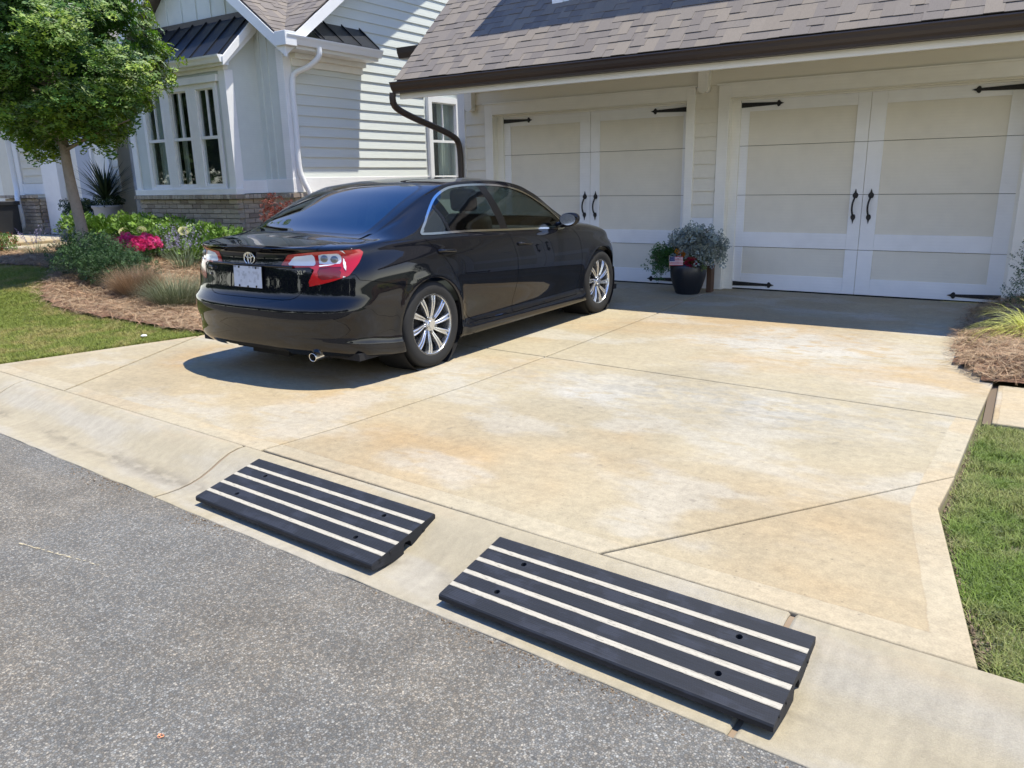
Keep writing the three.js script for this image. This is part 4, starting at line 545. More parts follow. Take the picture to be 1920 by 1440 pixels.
  let gq, gr, gf; [gf, part] = clip(part, r => 2.05 - Sv(r)); [gr, gq] = clip(part, r => 1.29 - Sv(r));
  build('side_glass', gf, C.glass); build('side_glass', gr, C.glass); build('quarter_glass', gq, C.tint);
  // rear window and windscreen
  const inTop = r => Row(r) > NV1 - 1.5; const rw = sdPoly(smooth([[0.565, 0], [0.562, 0.35], [0.60, 0.585], [0.75, 0.605], [1.05, 0.58], [1.36, 0.535], [1.425, 0.45], [1.44, 0.2], [1.442, 0], [1.44, -0.2], [1.425, -0.45], [1.36, -0.535], [1.05, -0.58], [0.75, -0.605], [0.60, -0.585], [0.562, -0.35]], 4));
  let rear; [rear, body] = clip(body, r => inTop(r) ? rw(Sv(r), X(r)) : 1); let rim; [rear, rim] = clip(rear, r => rw(Sv(r), X(r)) + 0.028); build('rear_glass', rear, C.tint); build('rear_glass_border', rim, C.black);
  const ww = sdPoly(smooth([[2.72, 0], [2.74, 0.35], [2.80, 0.54], [3.05, 0.62], [3.33, 0.69], [3.46, 0.62], [3.56, 0.3], [3.58, 0], [3.56, -0.3], [3.46, -0.62], [3.33, -0.69], [3.05, -0.62], [2.80, -0.54], [2.74, -0.35]], 4));
  let wind; [wind, body] = clip(body, r => inTop(r) ? ww(Sv(r), X(r)) : 1); build('windscreen', wind, C.glass);
  // tail lamps: outline in (q, y), q runs round the corner
  const lamp = sdPoly([[0.385, 0.903], [0.50, 0.916], [0.66, 0.926], [0.9, 0.934], [1.12, 0.935], [1.145, 0.915], [1.08, 0.84], [0.985, 0.765], [0.80, 0.725], [0.62, 0.695], [0.565, 0.693], [0.60, 0.74], [0.645, 0.812], [0.60, 0.818], [0.315, 0.812], [0.33, 0.845]]);
  const rearZone = r => Tt(r) < 0.6 && Row(r) < NV1 - 2; let lp; [lp, body] = clip(body, r => rearZone(r) ? lamp(Q(r), Yv(r)) : 1);
  let gapL; [lp, gapL] = clip(lp, r => lamp(Q(r), Yv(r)) + 0.003);
  const sub = (P) => { let a; const f = sdPoly(P);[a, lp] = clip(lp, r => f(Q(r), Yv(r))); return a; };
  const rev = sub([[0.385, 0.83], [0.41, 0.865], [0.44, 0.888], [0.635, 0.905], [0.655, 0.832]]), clr = sub([[0.685, 0.838], [0.675, 0.90], [0.70, 0.907], [0.90, 0.912], [0.905, 0.845]]), edge = sub([[0.922, 0.745], [0.95, 0.752], [0.953, 0.84], [0.948, 0.95], [0.917, 0.95], [0.918, 0.84]]), low = sub([[0.67, 0.735], [0.90, 0.755], [0.905, 0.825], [0.68, 0.818]]), rod = sub([[0.655, 0.828], [0.672, 0.832], [0.672, 0.907], [0.645, 0.905]]), rod2 = sub([[0.68, 0.822], [0.922, 0.832], [0.922, 0.842], [0.68, 0.834]]);
  for (const sd of [1, -1]) { const L = build('tail_lamp', lp, C.red, { sides: [sd], off: 0.003 }); const one = (n, T, m, o = 0.003) => build(n, T, m, { sides: [sd], off: o, parent: L }); one('reverse_light', rev, C.clear); one('clear_lens', clr, C.clear, 0.0005); one('lamp_divider', [...edge, ...rod, ...rod2], C.white, 0.008); one('brake_light', low, C.redDark, 0.001);
    for (const q of [0.745, 0.85]) { const b = body.concat(clr); let best = null, bd = 9; for (const t of clr) for (const r of t) { const d = Math.hypot(Q(r) - q, Yv(r) - 0.874); if (d < bd) { bd = d; best = r; } } if (best) { const g = new THREE.SphereGeometry(0.026, 14, 10); g.scale(1, 0.9, 0.35); const m = mesh('bulb', g, C.wheelDark, L); m.position.set(best[0] * sd, best[1], -best[2] + 0.002); m.quaternion.setFromUnitVectors(V(0, 0, 1), V(best[3] * sd, best[4], -best[5])); } } }
  // boot lid, bumper, doors; the shut lines are real gaps
  const lidP = sdPoly([[-1, 0.603], [0.40, 0.603], [0.475, 0.62], [0.53, 0.66], [0.562, 0.693], [0.60, 0.74], [0.648, 0.812], [0.652, 0.93], [0.66, 1.2], [-1, 1.2]]), lidF = r => { if (Tt(r) > 0.545) return 1; if (Row(r) > NV1 - 14) return Math.max(X(r) - 0.598, Yv(r) < 0.90 ? lidP(Q(r), Yv(r)) : -1); return lidP(Q(r), Yv(r)); };
  let lid, gap; [lid, body] = clip(body, lidF); [gap, body] = clip(body, r => lidF(r) - 0.0035);
  const bumpF = r => { const y = Yv(r), s = Sv(r); if (y > 0.80) return 1; const l = s < 0.30 ? 0.77 : lerp(0.735, 0.655, clamp((s - 0.30) / 0.42, 0, 1)); return s > 0.95 ? 1 : y - l; };
  let bump; [bump, body] = clip(body, bumpF); [gap, body] = clip(body, r => Tt(r) < 1 ? bumpF(r) - 0.003 : 1);
  const Bl = [[2.06, 0.99], [2.10, 0.90], [2.158, 0.72], [2.16, 0.55], [2.10, 0.36], [2.075, 0.255]], up = [[2.06, 1.02]];
  const rd = sdPoly([[0.975, 1.02], [0.985, 0.97], [1.12, 0.86], [1.24, 0.72], [1.33, 0.52], [1.37, 0.40], [1.45, 0.31], [1.53, 0.268], ...Bl.slice().reverse(), ...up]), fd = sdPoly([...up, ...Bl, [3.21, 0.262], [3.29, 0.40], [3.315, 0.60], [3.29, 0.80], [3.16, 0.93], [3.1, 1.02]]);
  const sideR = r => X(r) > 0.7 && Row(r) < NV1 - 6 && Tt(r) > 0.8 && Tt(r) < 3.5; let dr, df; [dr, body] = clip(body, r => sideR(r) ? rd(Sv(r), Yv(r)) + 0.0022 : 1); [df, body] = clip(body, r => sideR(r) ? fd(Sv(r), Yv(r)) + 0.0022 : 1); [gap, body] = clip(body, r => sideR(r) && Yv(r) < 0.955 ? Math.min(rd(Sv(r), Yv(r)), fd(Sv(r), Yv(r))) - 0.0022 : 1);
  // lower bumper insert and head lamps
  const dif = sdPoly([[-1, 0.1], [0.34, 0.1], [0.375, 0.17], [0.35, 0.262], [0.30, 0.268], [-1, 0.268]]); let ins; [ins, bump] = clip(bump, r => Tt(r) < 0.4 ? dif(Q(r), Yv(r)) : 1);
  build('body', body, C.paint); build('bumper', bump, C.paint); build('bumper_insert', ins, C.matt, { off: -0.012 });
  const bootLid = build('boot_lid', lid, C.paint, { off: 0 });
  for (const sd of [1, -1]) for (const [T, hs, hy] of [[dr, 1.21, 0.853], [df, 2.295, 0.825]]) {
    const D = build('door', T, C.paint, { sides: [sd] }); let best = null, bd = 9; for (const t of T) for (const r of t) { const d = Math.hypot(Sv(r) - hs, Yv(r) - hy); if (d < bd) { bd = d; best = r; } }
    const bxx = best[0]; mesh('handle', [along([[sd * (bxx + 0.002), hy + 0.004, -hs + 0.10], [sd * (bxx + 0.026), hy + 0.006, -hs + 0.075], [sd * (bxx + 0.032), hy, -hs], [sd * (bxx + 0.026), hy - 0.006, -hs - 0.075], [sd * (bxx + 0.002), hy - 0.008, -hs - 0.10]], 0.012, 20, 8)], C.paint, D);
  }
  // dark lining behind the gaps, floor and wheel wells
  const inner = clip(clip(shell, r => isSide(r) ? dlo(Sv(r), Yv(r)) + 0.004 : 1)[1], r => inTop(r) ? Math.min(rw(Sv(r), X(r)), ww(Sv(r), X(r))) + 0.02 : 1)[1]; build('lining', inner, C.matt, { off: -0.022 });
  mesh('floor', [bx(-0.84, 0.84, 0.19, 0.24, -4.2, -0.25), bx(-0.5, 0.5, 0.16, 0.3, -0.9, -0.3), bx(-0.3, 0.1, 0.14, 0.22, -0.7, -0.28)], C.matt, car);
  for (const a of AX) for (const sd of [1, -1]) { const g = new THREE.CylinderGeometry(0.365, 0.365, 0.30, 40, 1, true, -Math.PI / 2 - 1.9, 3.8); g.rotateZ(Math.PI / 2); const w = mesh('wheel_well', g, C.matt, car); w.geometry = prep(w.geometry); w.position.set(sd * 0.72, 0.325, -a); w.material = C.matt; const disc = new THREE.CircleGeometry(0.36, 32); disc.rotateY(sd * Math.PI / 2); mesh('wheel_well', disc, C.matt, car).position.set(sd * 0.58, 0.325, -a); }
  // wheels
  const tyreP = [[0.222, -0.10], [0.236, -0.103], [0.262, -0.110], [0.292, -0.109], [0.312, -0.098], [0.3235, -0.080], [0.326, -0.045], [0.322, -0.043], [0.322, -0.037], [0.326, -0.035], [0.3265, -0.004], [0.322, -0.003], [0.322, 0.003], [0.3265, 0.004], [0.326, 0.035], [0.322, 0.037], [0.322, 0.043], [0.326, 0.045], [0.3235, 0.080], [0.312, 0.098], [0.292, 0.109], [0.262, 0.110], [0.236, 0.103], [0.222, 0.10]];
  const rimP = [[0.10, -0.09], [0.20, -0.095], [0.205, 0.02], [0.214, 0.07], [0.217, 0.094], [0.224, 0.099], [0.229, 0.102], [0.230, 0.098], [0.224, 0.09]];
  const lathe = (p, n) => { const g = new THREE.LatheGeometry(p.map(q => new THREE.Vector2(q[0], q[1])), n); g.rotateZ(-Math.PI / 2); return g; }; // axis to +x
  function spokeGeo(turn) { const parts = []; for (const w of [-1, 1]) { const N = 10, pos = [], idx = []; for (let i = 0; i <= N; i++) { const f = i / N, r = lerp(0.035, 0.222, f), a = turn + 0.42 * (f - 0.1) * (1 - 0.55 * f), cx = r * Math.cos(a), cy = r * Math.sin(a), nx = -Math.sin(a), ny = Math.cos(a), c = w * lerp(0.005, 0.0155, f), h = lerp(0.0062, 0.0068, f), z = lerp(0.074, 0.094, sstep(f * 1.2)) + 0.006 * Math.sin(f * Math.PI); for (const [o, d] of [[c - h, z - 0.004], [c - h * 0.4, z], [c + h * 0.4, z], [c + h, z - 0.004], [c + h * 0.8, z - 0.035], [c - h * 0.8, z - 0.035]]) pos.push(d, cx + nx * o, cy + ny * o); } for (let i = 0; i < N; i++) for (let k = 0; k < 6; k++) { const k2 = (k + 1) % 6, A = i * 6 + k, B = i * 6 + k2, Cc = A + 6, D = B + 6; idx.push(A, B, Cc, B, D, Cc); } const g = new THREE.BufferGeometry(); g.setAttribute('position', new THREE.Float32BufferAttribute(pos, 3)); g.setIndex(idx); let q = prep(g); q.computeVertexNormals(); parts.push(q); }
    { const N = 6, pos = [], idx = []; for (let i = 0; i <= N; i++) { const f = i / N, r = lerp(0.05, 0.215, f), a = turn + 0.42 * (f - 0.1) * (1 - 0.55 * f), w = lerp(0.006, 0.013, f), z = lerp(0.06, 0.078, f); for (const o of [-w, w]) pos.push(z, r * Math.cos(a) - Math.sin(a) * o, r * Math.sin(a) + Math.cos(a) * o); } for (let i = 0; i < N; i++) { const q = i * 2; idx.push(q, q + 2, q + 1, q + 1, q + 2, q + 3); } const g = new THREE.BufferGeometry(); g.setAttribute('position', new THREE.Float32BufferAttribute(pos, 3)); g.setIndex(idx); g.computeVertexNormals(); parts.push(prep(g)); } return parts; }
  const tyreG = lathe(tyreP, 72), rimG = merge([lathe(rimP, 72), ...[0, 1].map(k => { const c = new THREE.CylinderGeometry(k ? 0.031 : 0.05, k ? 0.034 : 0.058, k ? 0.012 : 0.03, 32); c.rotateZ(-Math.PI / 2); c.translate(k ? 0.088 : 0.068, 0, 0); return c; })]), discG = (() => { const c = new THREE.CylinderGeometry(0.15, 0.15, 0.025, 40); c.rotateZ(Math.PI / 2); c.translate(0.02, 0, 0); const b = new THREE.CylinderGeometry(0.205, 0.205, 0.01, 40); b.rotateZ(Math.PI / 2); b.translate(-0.03, 0, 0); return merge([c, b]); })(), spG = []; for (let k = 0; k < 10; k++) spG.push(merge(spokeGeo(k * Math.PI / 5 + 0.2)));
  const nutG = (() => { const l = []; for (let k = 0; k < 5; k++) { const c = new THREE.CylinderGeometry(0.009, 0.010, 0.03, 6); c.rotateZ(Math.PI / 2); c.translate(0.075, 0.056 * Math.cos(k * 1.2566 + 0.5), 0.056 * Math.sin(k * 1.2566 + 0.5)); l.push(c); } return merge(l); })();
  AX.forEach((a, i) => { for (const sd of [1, -1]) { const w = new THREE.Group(); w.name = 'wheel'; w.position.set(sd * 0.778, WR - 0.002, -a); w.rotation.y = sd > 0 ? 0 : Math.PI; w.rotation.x = i * 0.35 + 0.1; car.add(w); mesh('tyre', tyreG, C.tyre, w); mesh('rim', rimG, C.wheel, w); mesh('brake_disc', discG, C.matt, w); for (const g of spG) mesh('spoke', g, C.wheel, w); mesh('wheel_nut', nutG, C.wheelDark, w); } });
  // mirrors
  for (const sd of [1, -1]) { const g = new THREE.SphereGeometry(0.1, 28, 20), p = g.attributes.position; for (let i = 0; i < p.count; i++) { let x = p.getX(i) * 1.02, y = p.getY(i) * 0.66, z = p.getZ(i) * 0.82; if (z > 0.02) z = 0.02 + (z - 0.02) * 0.2; if (y > 0.05) y = 0.05 + (y - 0.05) * 0.6; p.setXYZ(i, x, y + x * 0.08, z); } g.computeVertexNormals(); const arm = along([[-0.14, -0.055, -0.02], [-0.06, -0.045, -0.015], [0, -0.03, -0.01]], 0.03, 10, 8);
    const m = mesh('mirror', [g, arm], C.paint, car); m.position.set(sd * 0.965, 0.995, -2.93); m.scale.x = sd; const f = new THREE.CircleGeometry(0.072, 24); f.scale(1.15, 0.72, 1); const gl = mesh('mirror_glass', f, C.chrome, m); gl.position.set(0, 0, 0.0365); }
  // badge, plate, lettering, exhaust, interior
  const zAt = (y, x) => { let bd = 9, b = null; for (const t of lid) for (const r of t) { const d = Math.hypot(r[0] - Math.abs(x), r[1] - y); if (d < bd && r[6] < 0.3) { bd = d; b = r; } } return -b[2]; };
  const ring3 = (rx, ry, tube, cy) => { const pts = []; for (let i = 0; i < 40; i++) { const a = i / 40 * Math.PI * 2; pts.push(V(rx * Math.cos(a), cy + ry * Math.sin(a), 0)); } return new THREE.TubeGeometry(new THREE.CatmullRomCurve3(pts, true), 60, tube, 8, true); };
  const em = mesh('emblem', [ring3(0.054, 0.042, 0.0065, 0), ring3(0.0165, 0.036, 0.0055, -0.001), ring3(0.038, 0.0165, 0.0055, 0.0195)], C.chrome, bootLid); em.position.set(0, 0.868, zAt(0.868, 0) + 0.008); em.rotation.x = -0.03;
  const plateTex = texture(256, 128, (i, j) => { const x = i / 256, y = j / 128; let k = 0.62 + 0.12 * (fbm(x * 9, y * 5, 501, 3) - 0.5); const band = y > 0.24 && y < 0.76 && x > 0.1 && x < 0.9; if (band) k -= 0.14 * sstep((fbm(x * 16, y * 7, 511, 3) - 0.5) / 0.08); if (y > 0.9 && fbm(x * 14, 2, 521, 2) > 0.5) k *= 0.55; return [k * 0.93, k * 0.97, k * 1.02]; });
  const pl = mesh('number_plate', rbx(-0.15, 0.15, -0.075, 0.075, -0.003, 0.003, 0.002, 1), C.black, bootLid); pl.position.set(0, 0.742, zAt(0.742, 0) + 0.012); pl.rotation.x = -0.06; const fc = mesh('plate_face', new THREE.PlaneGeometry(0.296, 0.146), std(1, 1, 1, 0.5, { map: plateTex }), pl); fc.position.z = 0.0036; for (const [x, y] of [[-0.09, -0.064], [0.09, -0.064], [-0.09, 0.064], [0.09, 0.064], [0, -0.068]]) { const s = new THREE.CylinderGeometry(0.008, 0.008, 0.004, 10); s.rotateX(Math.PI / 2); mesh('screw', s, C.black, pl).position.set(x, y, 0.004); }
  mesh('lid_trim', along([[-0.42, 0.822, zAt(0.822, 0.42) + 0.006], [-0.2, 0.823, zAt(0.823, 0.2) + 0.008], [0, 0.824, zAt(0.824, 0) + 0.008], [0.2, 0.823, zAt(0.823, 0.2) + 0.008], [0.42, 0.822, zAt(0.822, 0.42) + 0.006]], 0.009, 30, 8), C.paint, bootLid);
  const font = await new FontLoader().loadAsync('fonts/droid/droid_sans_bold.typeface.json');
  const letters = (txt, size, x, y, name) => { const g = new TextGeometry(txt, { font, size, depth: 0.004, curveSegments: 4 }); g.computeBoundingBox(); g.translate(-(g.boundingBox.max.x + g.boundingBox.min.x) / 2, 0, 0); const m = mesh(name, prep(g), C.chrome, bootLid); m.position.set(x, y, zAt(y, x) + 0.001); m.rotation.y = Math.sign(x) * 0.42; };
  letters('XLE', 0.026, 0.485, 0.775, 'lettering'); letters('CAMRY', 0.024, -0.47, 0.775, 'lettering'); letters('V6', 0.022, -0.475, 0.728, 'lettering');
  { const g = new THREE.LatheGeometry([[0.0255, 0], [0.028, -0.003], [0.0305, 0], [0.0305, 0.16], [0.027, 0.16], [0.027, 0.01], [0.0255, 0.0]].map(p => new THREE.Vector2(...p)), 28); g.scale(1.15, 1, 1); g.rotateX(-Math.PI / 2); const e = mesh('exhaust_tip', g, C.chrome, car); e.position.set(0.565, 0.222, -0.085); e.rotation.x = 0.08; const k = new THREE.CircleGeometry(0.029, 20); mesh('exhaust_bore', k, C.matt, car).position.set(0.565, 0.221, -0.12); }
  for (const sd of [1, -1]) { const hl = new THREE.SphereGeometry(0.13, 20, 12); hl.scale(0.7, 0.55, 1.2); mesh('head_lamp', hl, C.clear, car).position.set(sd * 0.70, 0.665, -4.12); }
  for (const x of [-0.37, 0.37]) { mesh('front_seat', [rbx(x - 0.24, x + 0.24, 0.36, 0.52, -2.85, -2.3, 0.06, 3), (() => { const g = rbx(-0.24, 0.24, 0, 0.62, -0.07, 0.07, 0.065, 3); g.rotateX(0.22); g.translate(x, 0.47, -2.28); return g; })(), (() => { const g = rbx(-0.13, 0.13, 0, 0.19, -0.05, 0.05, 0.045, 3); g.rotateX(0.12); g.translate(x, 1.10, -2.12); return g; })()], C.seat, car); mesh('rear_headrest', rbx(x - 0.12, x + 0.12, 1.0, 1.14, -1.2, -1.1, 0.04, 3), C.seat, car); }
  mesh('rear_seat', [rbx(-0.66, 0.66, 0.36, 0.55, -1.85, -1.25, 0.06, 3), (() => { const g = rbx(-0.64, 0.64, 0, 0.55, -0.08, 0.08, 0.06, 3); g.rotateX(0.35); g.translate(0, 0.5, -1.25); return g; })(), bx(-0.64, 0.64, 0.90, 0.96, -1.1, -0.6)], C.seat, car);
  mesh('dashboard', [rbx(-0.72, 0.72, 0.55, 0.90, -3.45, -3.05, 0.06, 3)], C.seat, car); const sw = new THREE.TorusGeometry(0.18, 0.016, 10, 36); sw.rotateX(-0.45); sw.translate(-0.37, 0.86, -2.92); mesh('steering_wheel', sw, C.seat, car);
  mesh('interior_mirror', rbx(-0.11, 0.11, 1.2, 1.255, -2.86, -2.83, 0.012, 2), C.matt, car);
}

// ------------------------------------------------------------------ planting
const bedL = [[-3.47, 0.2], [-3.47, 4.93], [-4.19, 4.98], [-4.62, 4.96], [-5.21, 5.06], [-5.63, 5.08], [-6.25, 4.98], [-6.85, 4.72], [-7.4, 4.32], [-7.74, 4.05], [-8.31, 4.0], [-9.27, 4.1], [-10.2, 4.05], [-10.9, 3.3], [-10.95, 1.0], [-12.2, 0.2], [-12.2, -0.4], [-9.9, -0.4], [-9.9, 1.42], [-7.1, 1.42], [-7.1, 0.85], [-6.5, 0.85], [-6.5, -3.0], [-4.2, -3.0], [-4.2, 0.2]];
const bedR = [[2.60, 0.35], [2.56, 1.2], [2.56, 2.15], [2.62, 3.0], [2.80, 3.48], [3.4, 3.47], [5.5, 3.47], [5.5, 0.0], [2.90, 0.0]];
const strawTex = texture(512, 512, (i, j) => { const a = fbm(i / 6, j / 40, 601, 3), b = fbm(i / 40, j / 6, 602, 3), c = hash2(i, j, 603), k = 0.35 + 0.6 * Math.max(a, b) + 0.25 * (c - 0.5); return [0.235 * k, 0.125 * k, 0.07 * k]; }, { repeat: [1 / 0.9, 1 / 0.9] });
const strawMat = new THREE.MeshStandardMaterial({ map: strawTex, roughness: 0.95 });
const hR = (x, z) => 0.012 + 0.085 * sstep((x - 2.58) / 0.4) * sstep((3.5 - z) / 0.35);
tag(mesh('mulch_bed', sheet(-12.3, -3.44, -3, 5.2, 0.07, (x, z) => hill(x, z) + 0.012 + 0.03 * fbm(x * 3, z * 3, 611, 3), (x, z) => inPoly(bedL, x + 0.08 * (hash2(x * 40, z * 40, 3) - 0.5), z)), strawMat), 'brown pine straw bed in front of the house', null, null, 'structure');
tag(mesh('mulch_bed', sheet(2.54, 5.5, 0, 3.5, 0.05, (x, z) => hR(x, z) + 0.02 * fbm(x * 5, z * 5, 612, 3), (x, z) => inPoly(bedR, x + 0.06 * (hash2(x * 60, z * 60, 3) - 0.5), z)), strawMat), 'brown pine straw bed at the right edge of the driveway', null, null, 'structure');
const needle = (() => { const pos = [], idx = []; for (let k = 0; k < 2; k++) for (let i = 0; i <= 3; i++) { const f = i / 3, x = (f - 0.5), b = 0.10 * (1 - 4 * x * x) + (k ? 0.03 : 0), w = 0.0075 * (1 - 0.6 * Math.abs(2 * x)); pos.push(x, b, -w + k * 0.12 * x, x, b, w + k * 0.12 * x); } for (let k = 0; k < 2; k++) for (let i = 0; i < 3; i++) { const a = k * 8 + i * 2; idx.push(a, a + 1, a + 2, a + 1, a + 3, a + 2); } const g = new THREE.BufferGeometry(); g.setAttribute('position', new THREE.Float32BufferAttribute(pos, 3)); g.setIndex(idx); g.computeVertexNormals(); return g; })();
const leafMat = (tr = 0.35, rough = 0.6) => new THREE.MeshPhysicalMaterial({ color: 0xffffff, roughness: rough, transmission: tr, thickness: 0, side: THREE.DoubleSide, ior: 1.4 });
const dryMat = new THREE.MeshStandardMaterial({ color: 0xffffff, roughness: 0.9, side: THREE.DoubleSide });
function straw(poly, x0, x1, z0, z1, n, hf, L0, L1, spill) {
  const l = []; let tries = 0; while (l.length < n && tries++ < n * 8) { const x = rr(x0, x1), z = rr(z0, z1); if (!inPoly(poly, x + rr(-spill, spill), z + rr(-spill, spill))) continue; if (z < 1.42 && x > -9.9 && x < -7.15) continue; l.push([V(x, hf(x, z) + rr(0.008, 0.045), z), qEuler(rr(-0.5, 0.5), rr(0, 6.28), rr(-0.4, 0.4)), rr(L0, L1)]); }
  return scatter('pine_straw', needle, dryMat, l, scene, i => { const k = rr(0.5, 1.35), t = rnd(); return [0.37 * k, (0.225 + 0.055 * t) * k, (0.125 + 0.045 * t) * k]; });
}
tag(straw(bedL, -11, -3.3, 0.5, 5.2, 42000, (x, z) => Math.max(0, hill(x, z)) + 0.012, 0.12, 0.26, 0.10), 'reddish brown pine straw spread over the left bed', 'pine straw', null, 'stuff');
tag(straw(bedR, 2.42, 5.2, 0.1, 3.6, 26000, hR, 0.10, 0.22, 0.07), 'reddish brown pine straw spilling onto the right of the driveway', 'pine straw', null, 'stuff');

// lawns
const tuft = (n, h, w, spread) => { const pos = [], idx = []; for (let k = 0; k < n; k++) { const a = k * 2.399 + 0.3, r = spread * Math.sqrt((k + 0.5) / n), bx0 = r * Math.cos(a), bz0 = r * Math.sin(a), lean = 0.35 + 0.75 * ((k * 0.618) % 1), hh = h * (0.6 + 0.5 * ((k * 0.37) % 1)), dx = Math.cos(a * 1.7), dz = Math.sin(a * 1.7), o = pos.length / 3; for (let i = 0; i <= 2; i++) { const f = i / 2, y = hh * f * (1 - 0.25 * f * lean), q = hh * lean * f * f, ww = w * (1 - f * 0.9); pos.push(bx0 + dx * q - dz * ww, y, bz0 + dz * q + dx * ww, bx0 + dx * q + dz * ww, y, bz0 + dz * q - dx * ww); } idx.push(o, o + 1, o + 2, o + 1, o + 3, o + 2, o + 2, o + 3, o + 4, o + 3, o + 5, o + 4); } const g = new THREE.BufferGeometry(); g.setAttribute('position', new THREE.Float32BufferAttribute(pos, 3)); g.setIndex(idx); g.computeVertexNormals(); return g; };
const grassG = tuft(9, 0.034, 0.0019, 0.02), grassCol = (p) => { const a = fbm(p.x * 1.1, p.z * 1.1, 621, 4), b = fbm(p.x * 6, p.z * 6, 622, 3), dry = sstep((a * 0.6 + b * 0.6 - 0.55) / 0.22) * 0.75, k = rr(0.65, 1.3); return mix3([0.205 * k, 0.25 * k, 0.03 * k], [0.42 * k, 0.335 * k, 0.12 * k], clamp(dry * rr(0.3, 1.3), 0, 1)); };
{
  const l = []; while (l.length < 52000) { const x = rr(-11.5, -3.4), z = rr(3.9, 6.75); if (x > leftEdge(z) - 0.012 || z > curbZ(x) - 0.012 || inPoly(bedL, x + rr(-0.1, 0.1), z + rr(-0.1, 0.1))) continue; l.push([V(x, hill(x, z) - 0.012, z), qEuler(0, rr(0, 6.28), 0), rr(0.7, 1.35)]); }
  tag(scatter('lawn_grass', grassG, leafMat(0.25, 0.7), l, scene, (i, p) => grassCol(p)), 'sunlit mown grass left of the driveway, patchy green and straw', 'grass', null, 'stuff');
  const r = []; const edge = z => z < 4.43 ? 9 : z < 5.87 ? lerp(2.83, 2.77, (z - 4.43) / 1.44) : lerp(2.77, 2.98, (z - 5.87) / 1.18); let m = 0; while (r.length < 42000 && m++ < 400000) { const x = rr(2.76, 5.4), z = rr(4.44, 7.2); if (x < edge(z) + 0.018 + 0.03 * fbm(z * 6, 3, 631, 3) || z > curbZ(x) - 0.03 + 0.03 * fbm(x * 7, 1, 632, 2)) continue; const bare = fbm(x * 4, z * 4, 633, 4); if (bare > 0.60 && rnd() < 0.75) continue; r.push([V(x, -0.045, z), qEuler(0, rr(0, 6.28), 0), rr(0.75, 1.45)]); }
  tag(scatter('lawn_grass', grassG, leafMat(0.25, 0.7), r, scene, (i, p) => { const c = grassCol(p); return [c[0] * 0.78, c[1] * 0.95, c[2] * 0.9]; }), 'green grass at the right edge of the driveway', 'grass', null, 'stuff');
}
// a leaf blade: outline in (x, y) folded along its middle
function leaf(pts, fold = 0.18, curl = 0.15) { const n = pts.length, pos = [], idx = []; pos.push(0, pts[0][1], 0); let maxY = 0; pts.forEach(p => maxY = Math.max(maxY, p[1])); const put = (x, y) => pos.push(x, y, fold * Math.abs(x) - curl * (y / maxY) * (y / maxY) * maxY); const spine = 3; const c = []; for (let i = 0; i <= spine; i++) { c.push(pos.length / 3); put(0, pts[0][1] + (maxY - pts[0][1]) * i / spine); } const R = [], Lf = []; pts.forEach(p => { R.push(pos.length / 3); put(p[0], p[1]); }); pts.forEach(p => { Lf.push(pos.length / 3); put(-p[0], p[1]); }); const near = y => c[Math.round(clamp((y - pts[0][1]) / (maxY - pts[0][1]), 0, 1) * spine)]; for (let i = 0; i + 1 < n; i++) { const m = near((pts[i][1] + pts[i + 1][1]) / 2); idx.push(m, R[i], R[i + 1], m, Lf[i + 1], Lf[i]); } const g = new THREE.BufferGeometry(); g.setAttribute('position', new THREE.Float32BufferAttribute(pos, 3)); g.setIndex(idx); g.computeVertexNormals(); return g; }
const ovate = leaf([[0.0, 0], [0.22, 0.15], [0.34, 0.42], [0.28, 0.70], [0.12, 0.92], [0, 1]]), lance = leaf([[0, 0], [0.10, 0.2], [0.13, 0.5], [0.08, 0.8], [0, 1]]), maple = leaf([[0.02, 0], [0.10, 0.12], [0.42, 0.08], [0.33, 0.26], [0.56, 0.46], [0.36, 0.50], [0.40, 0.66], [0.20, 0.60], [0.14, 0.78], [0, 1.0]], 0.16, 0.22), round = leaf([[0, 0], [0.3, 0.12], [0.46, 0.4], [0.42, 0.72], [0.2, 0.94], [0, 1]]);
const bladeG = (n = 6, w = 0.02, droop = 0.9) => { const pos = [], idx = []; for (let i = 0; i <= n; i++) { const f = i / n, x = droop * f * f * 0.75, y = f - droop * 0.42 * f * f * f, ww = w * (1 - f) ** 0.7; pos.push(x, y, -ww, x, y, ww); } for (let i = 0; i < n; i++) { const a = i * 2; idx.push(a, a + 1, a + 2, a + 1, a + 3, a + 2); } const g = new THREE.BufferGeometry(); g.setAttribute('position', new THREE.Float32BufferAttribute(pos, 3)); g.setIndex(idx); g.computeVertexNormals(); return g; };
const greens = (a, b, j = 0.3) => () => { const t = rnd(), k = rr(1 - j, 1 + j); return [lerp(a[0], b[0], t) * k, lerp(a[1], b[1], t) * k, lerp(a[2], b[2], t) * k]; };
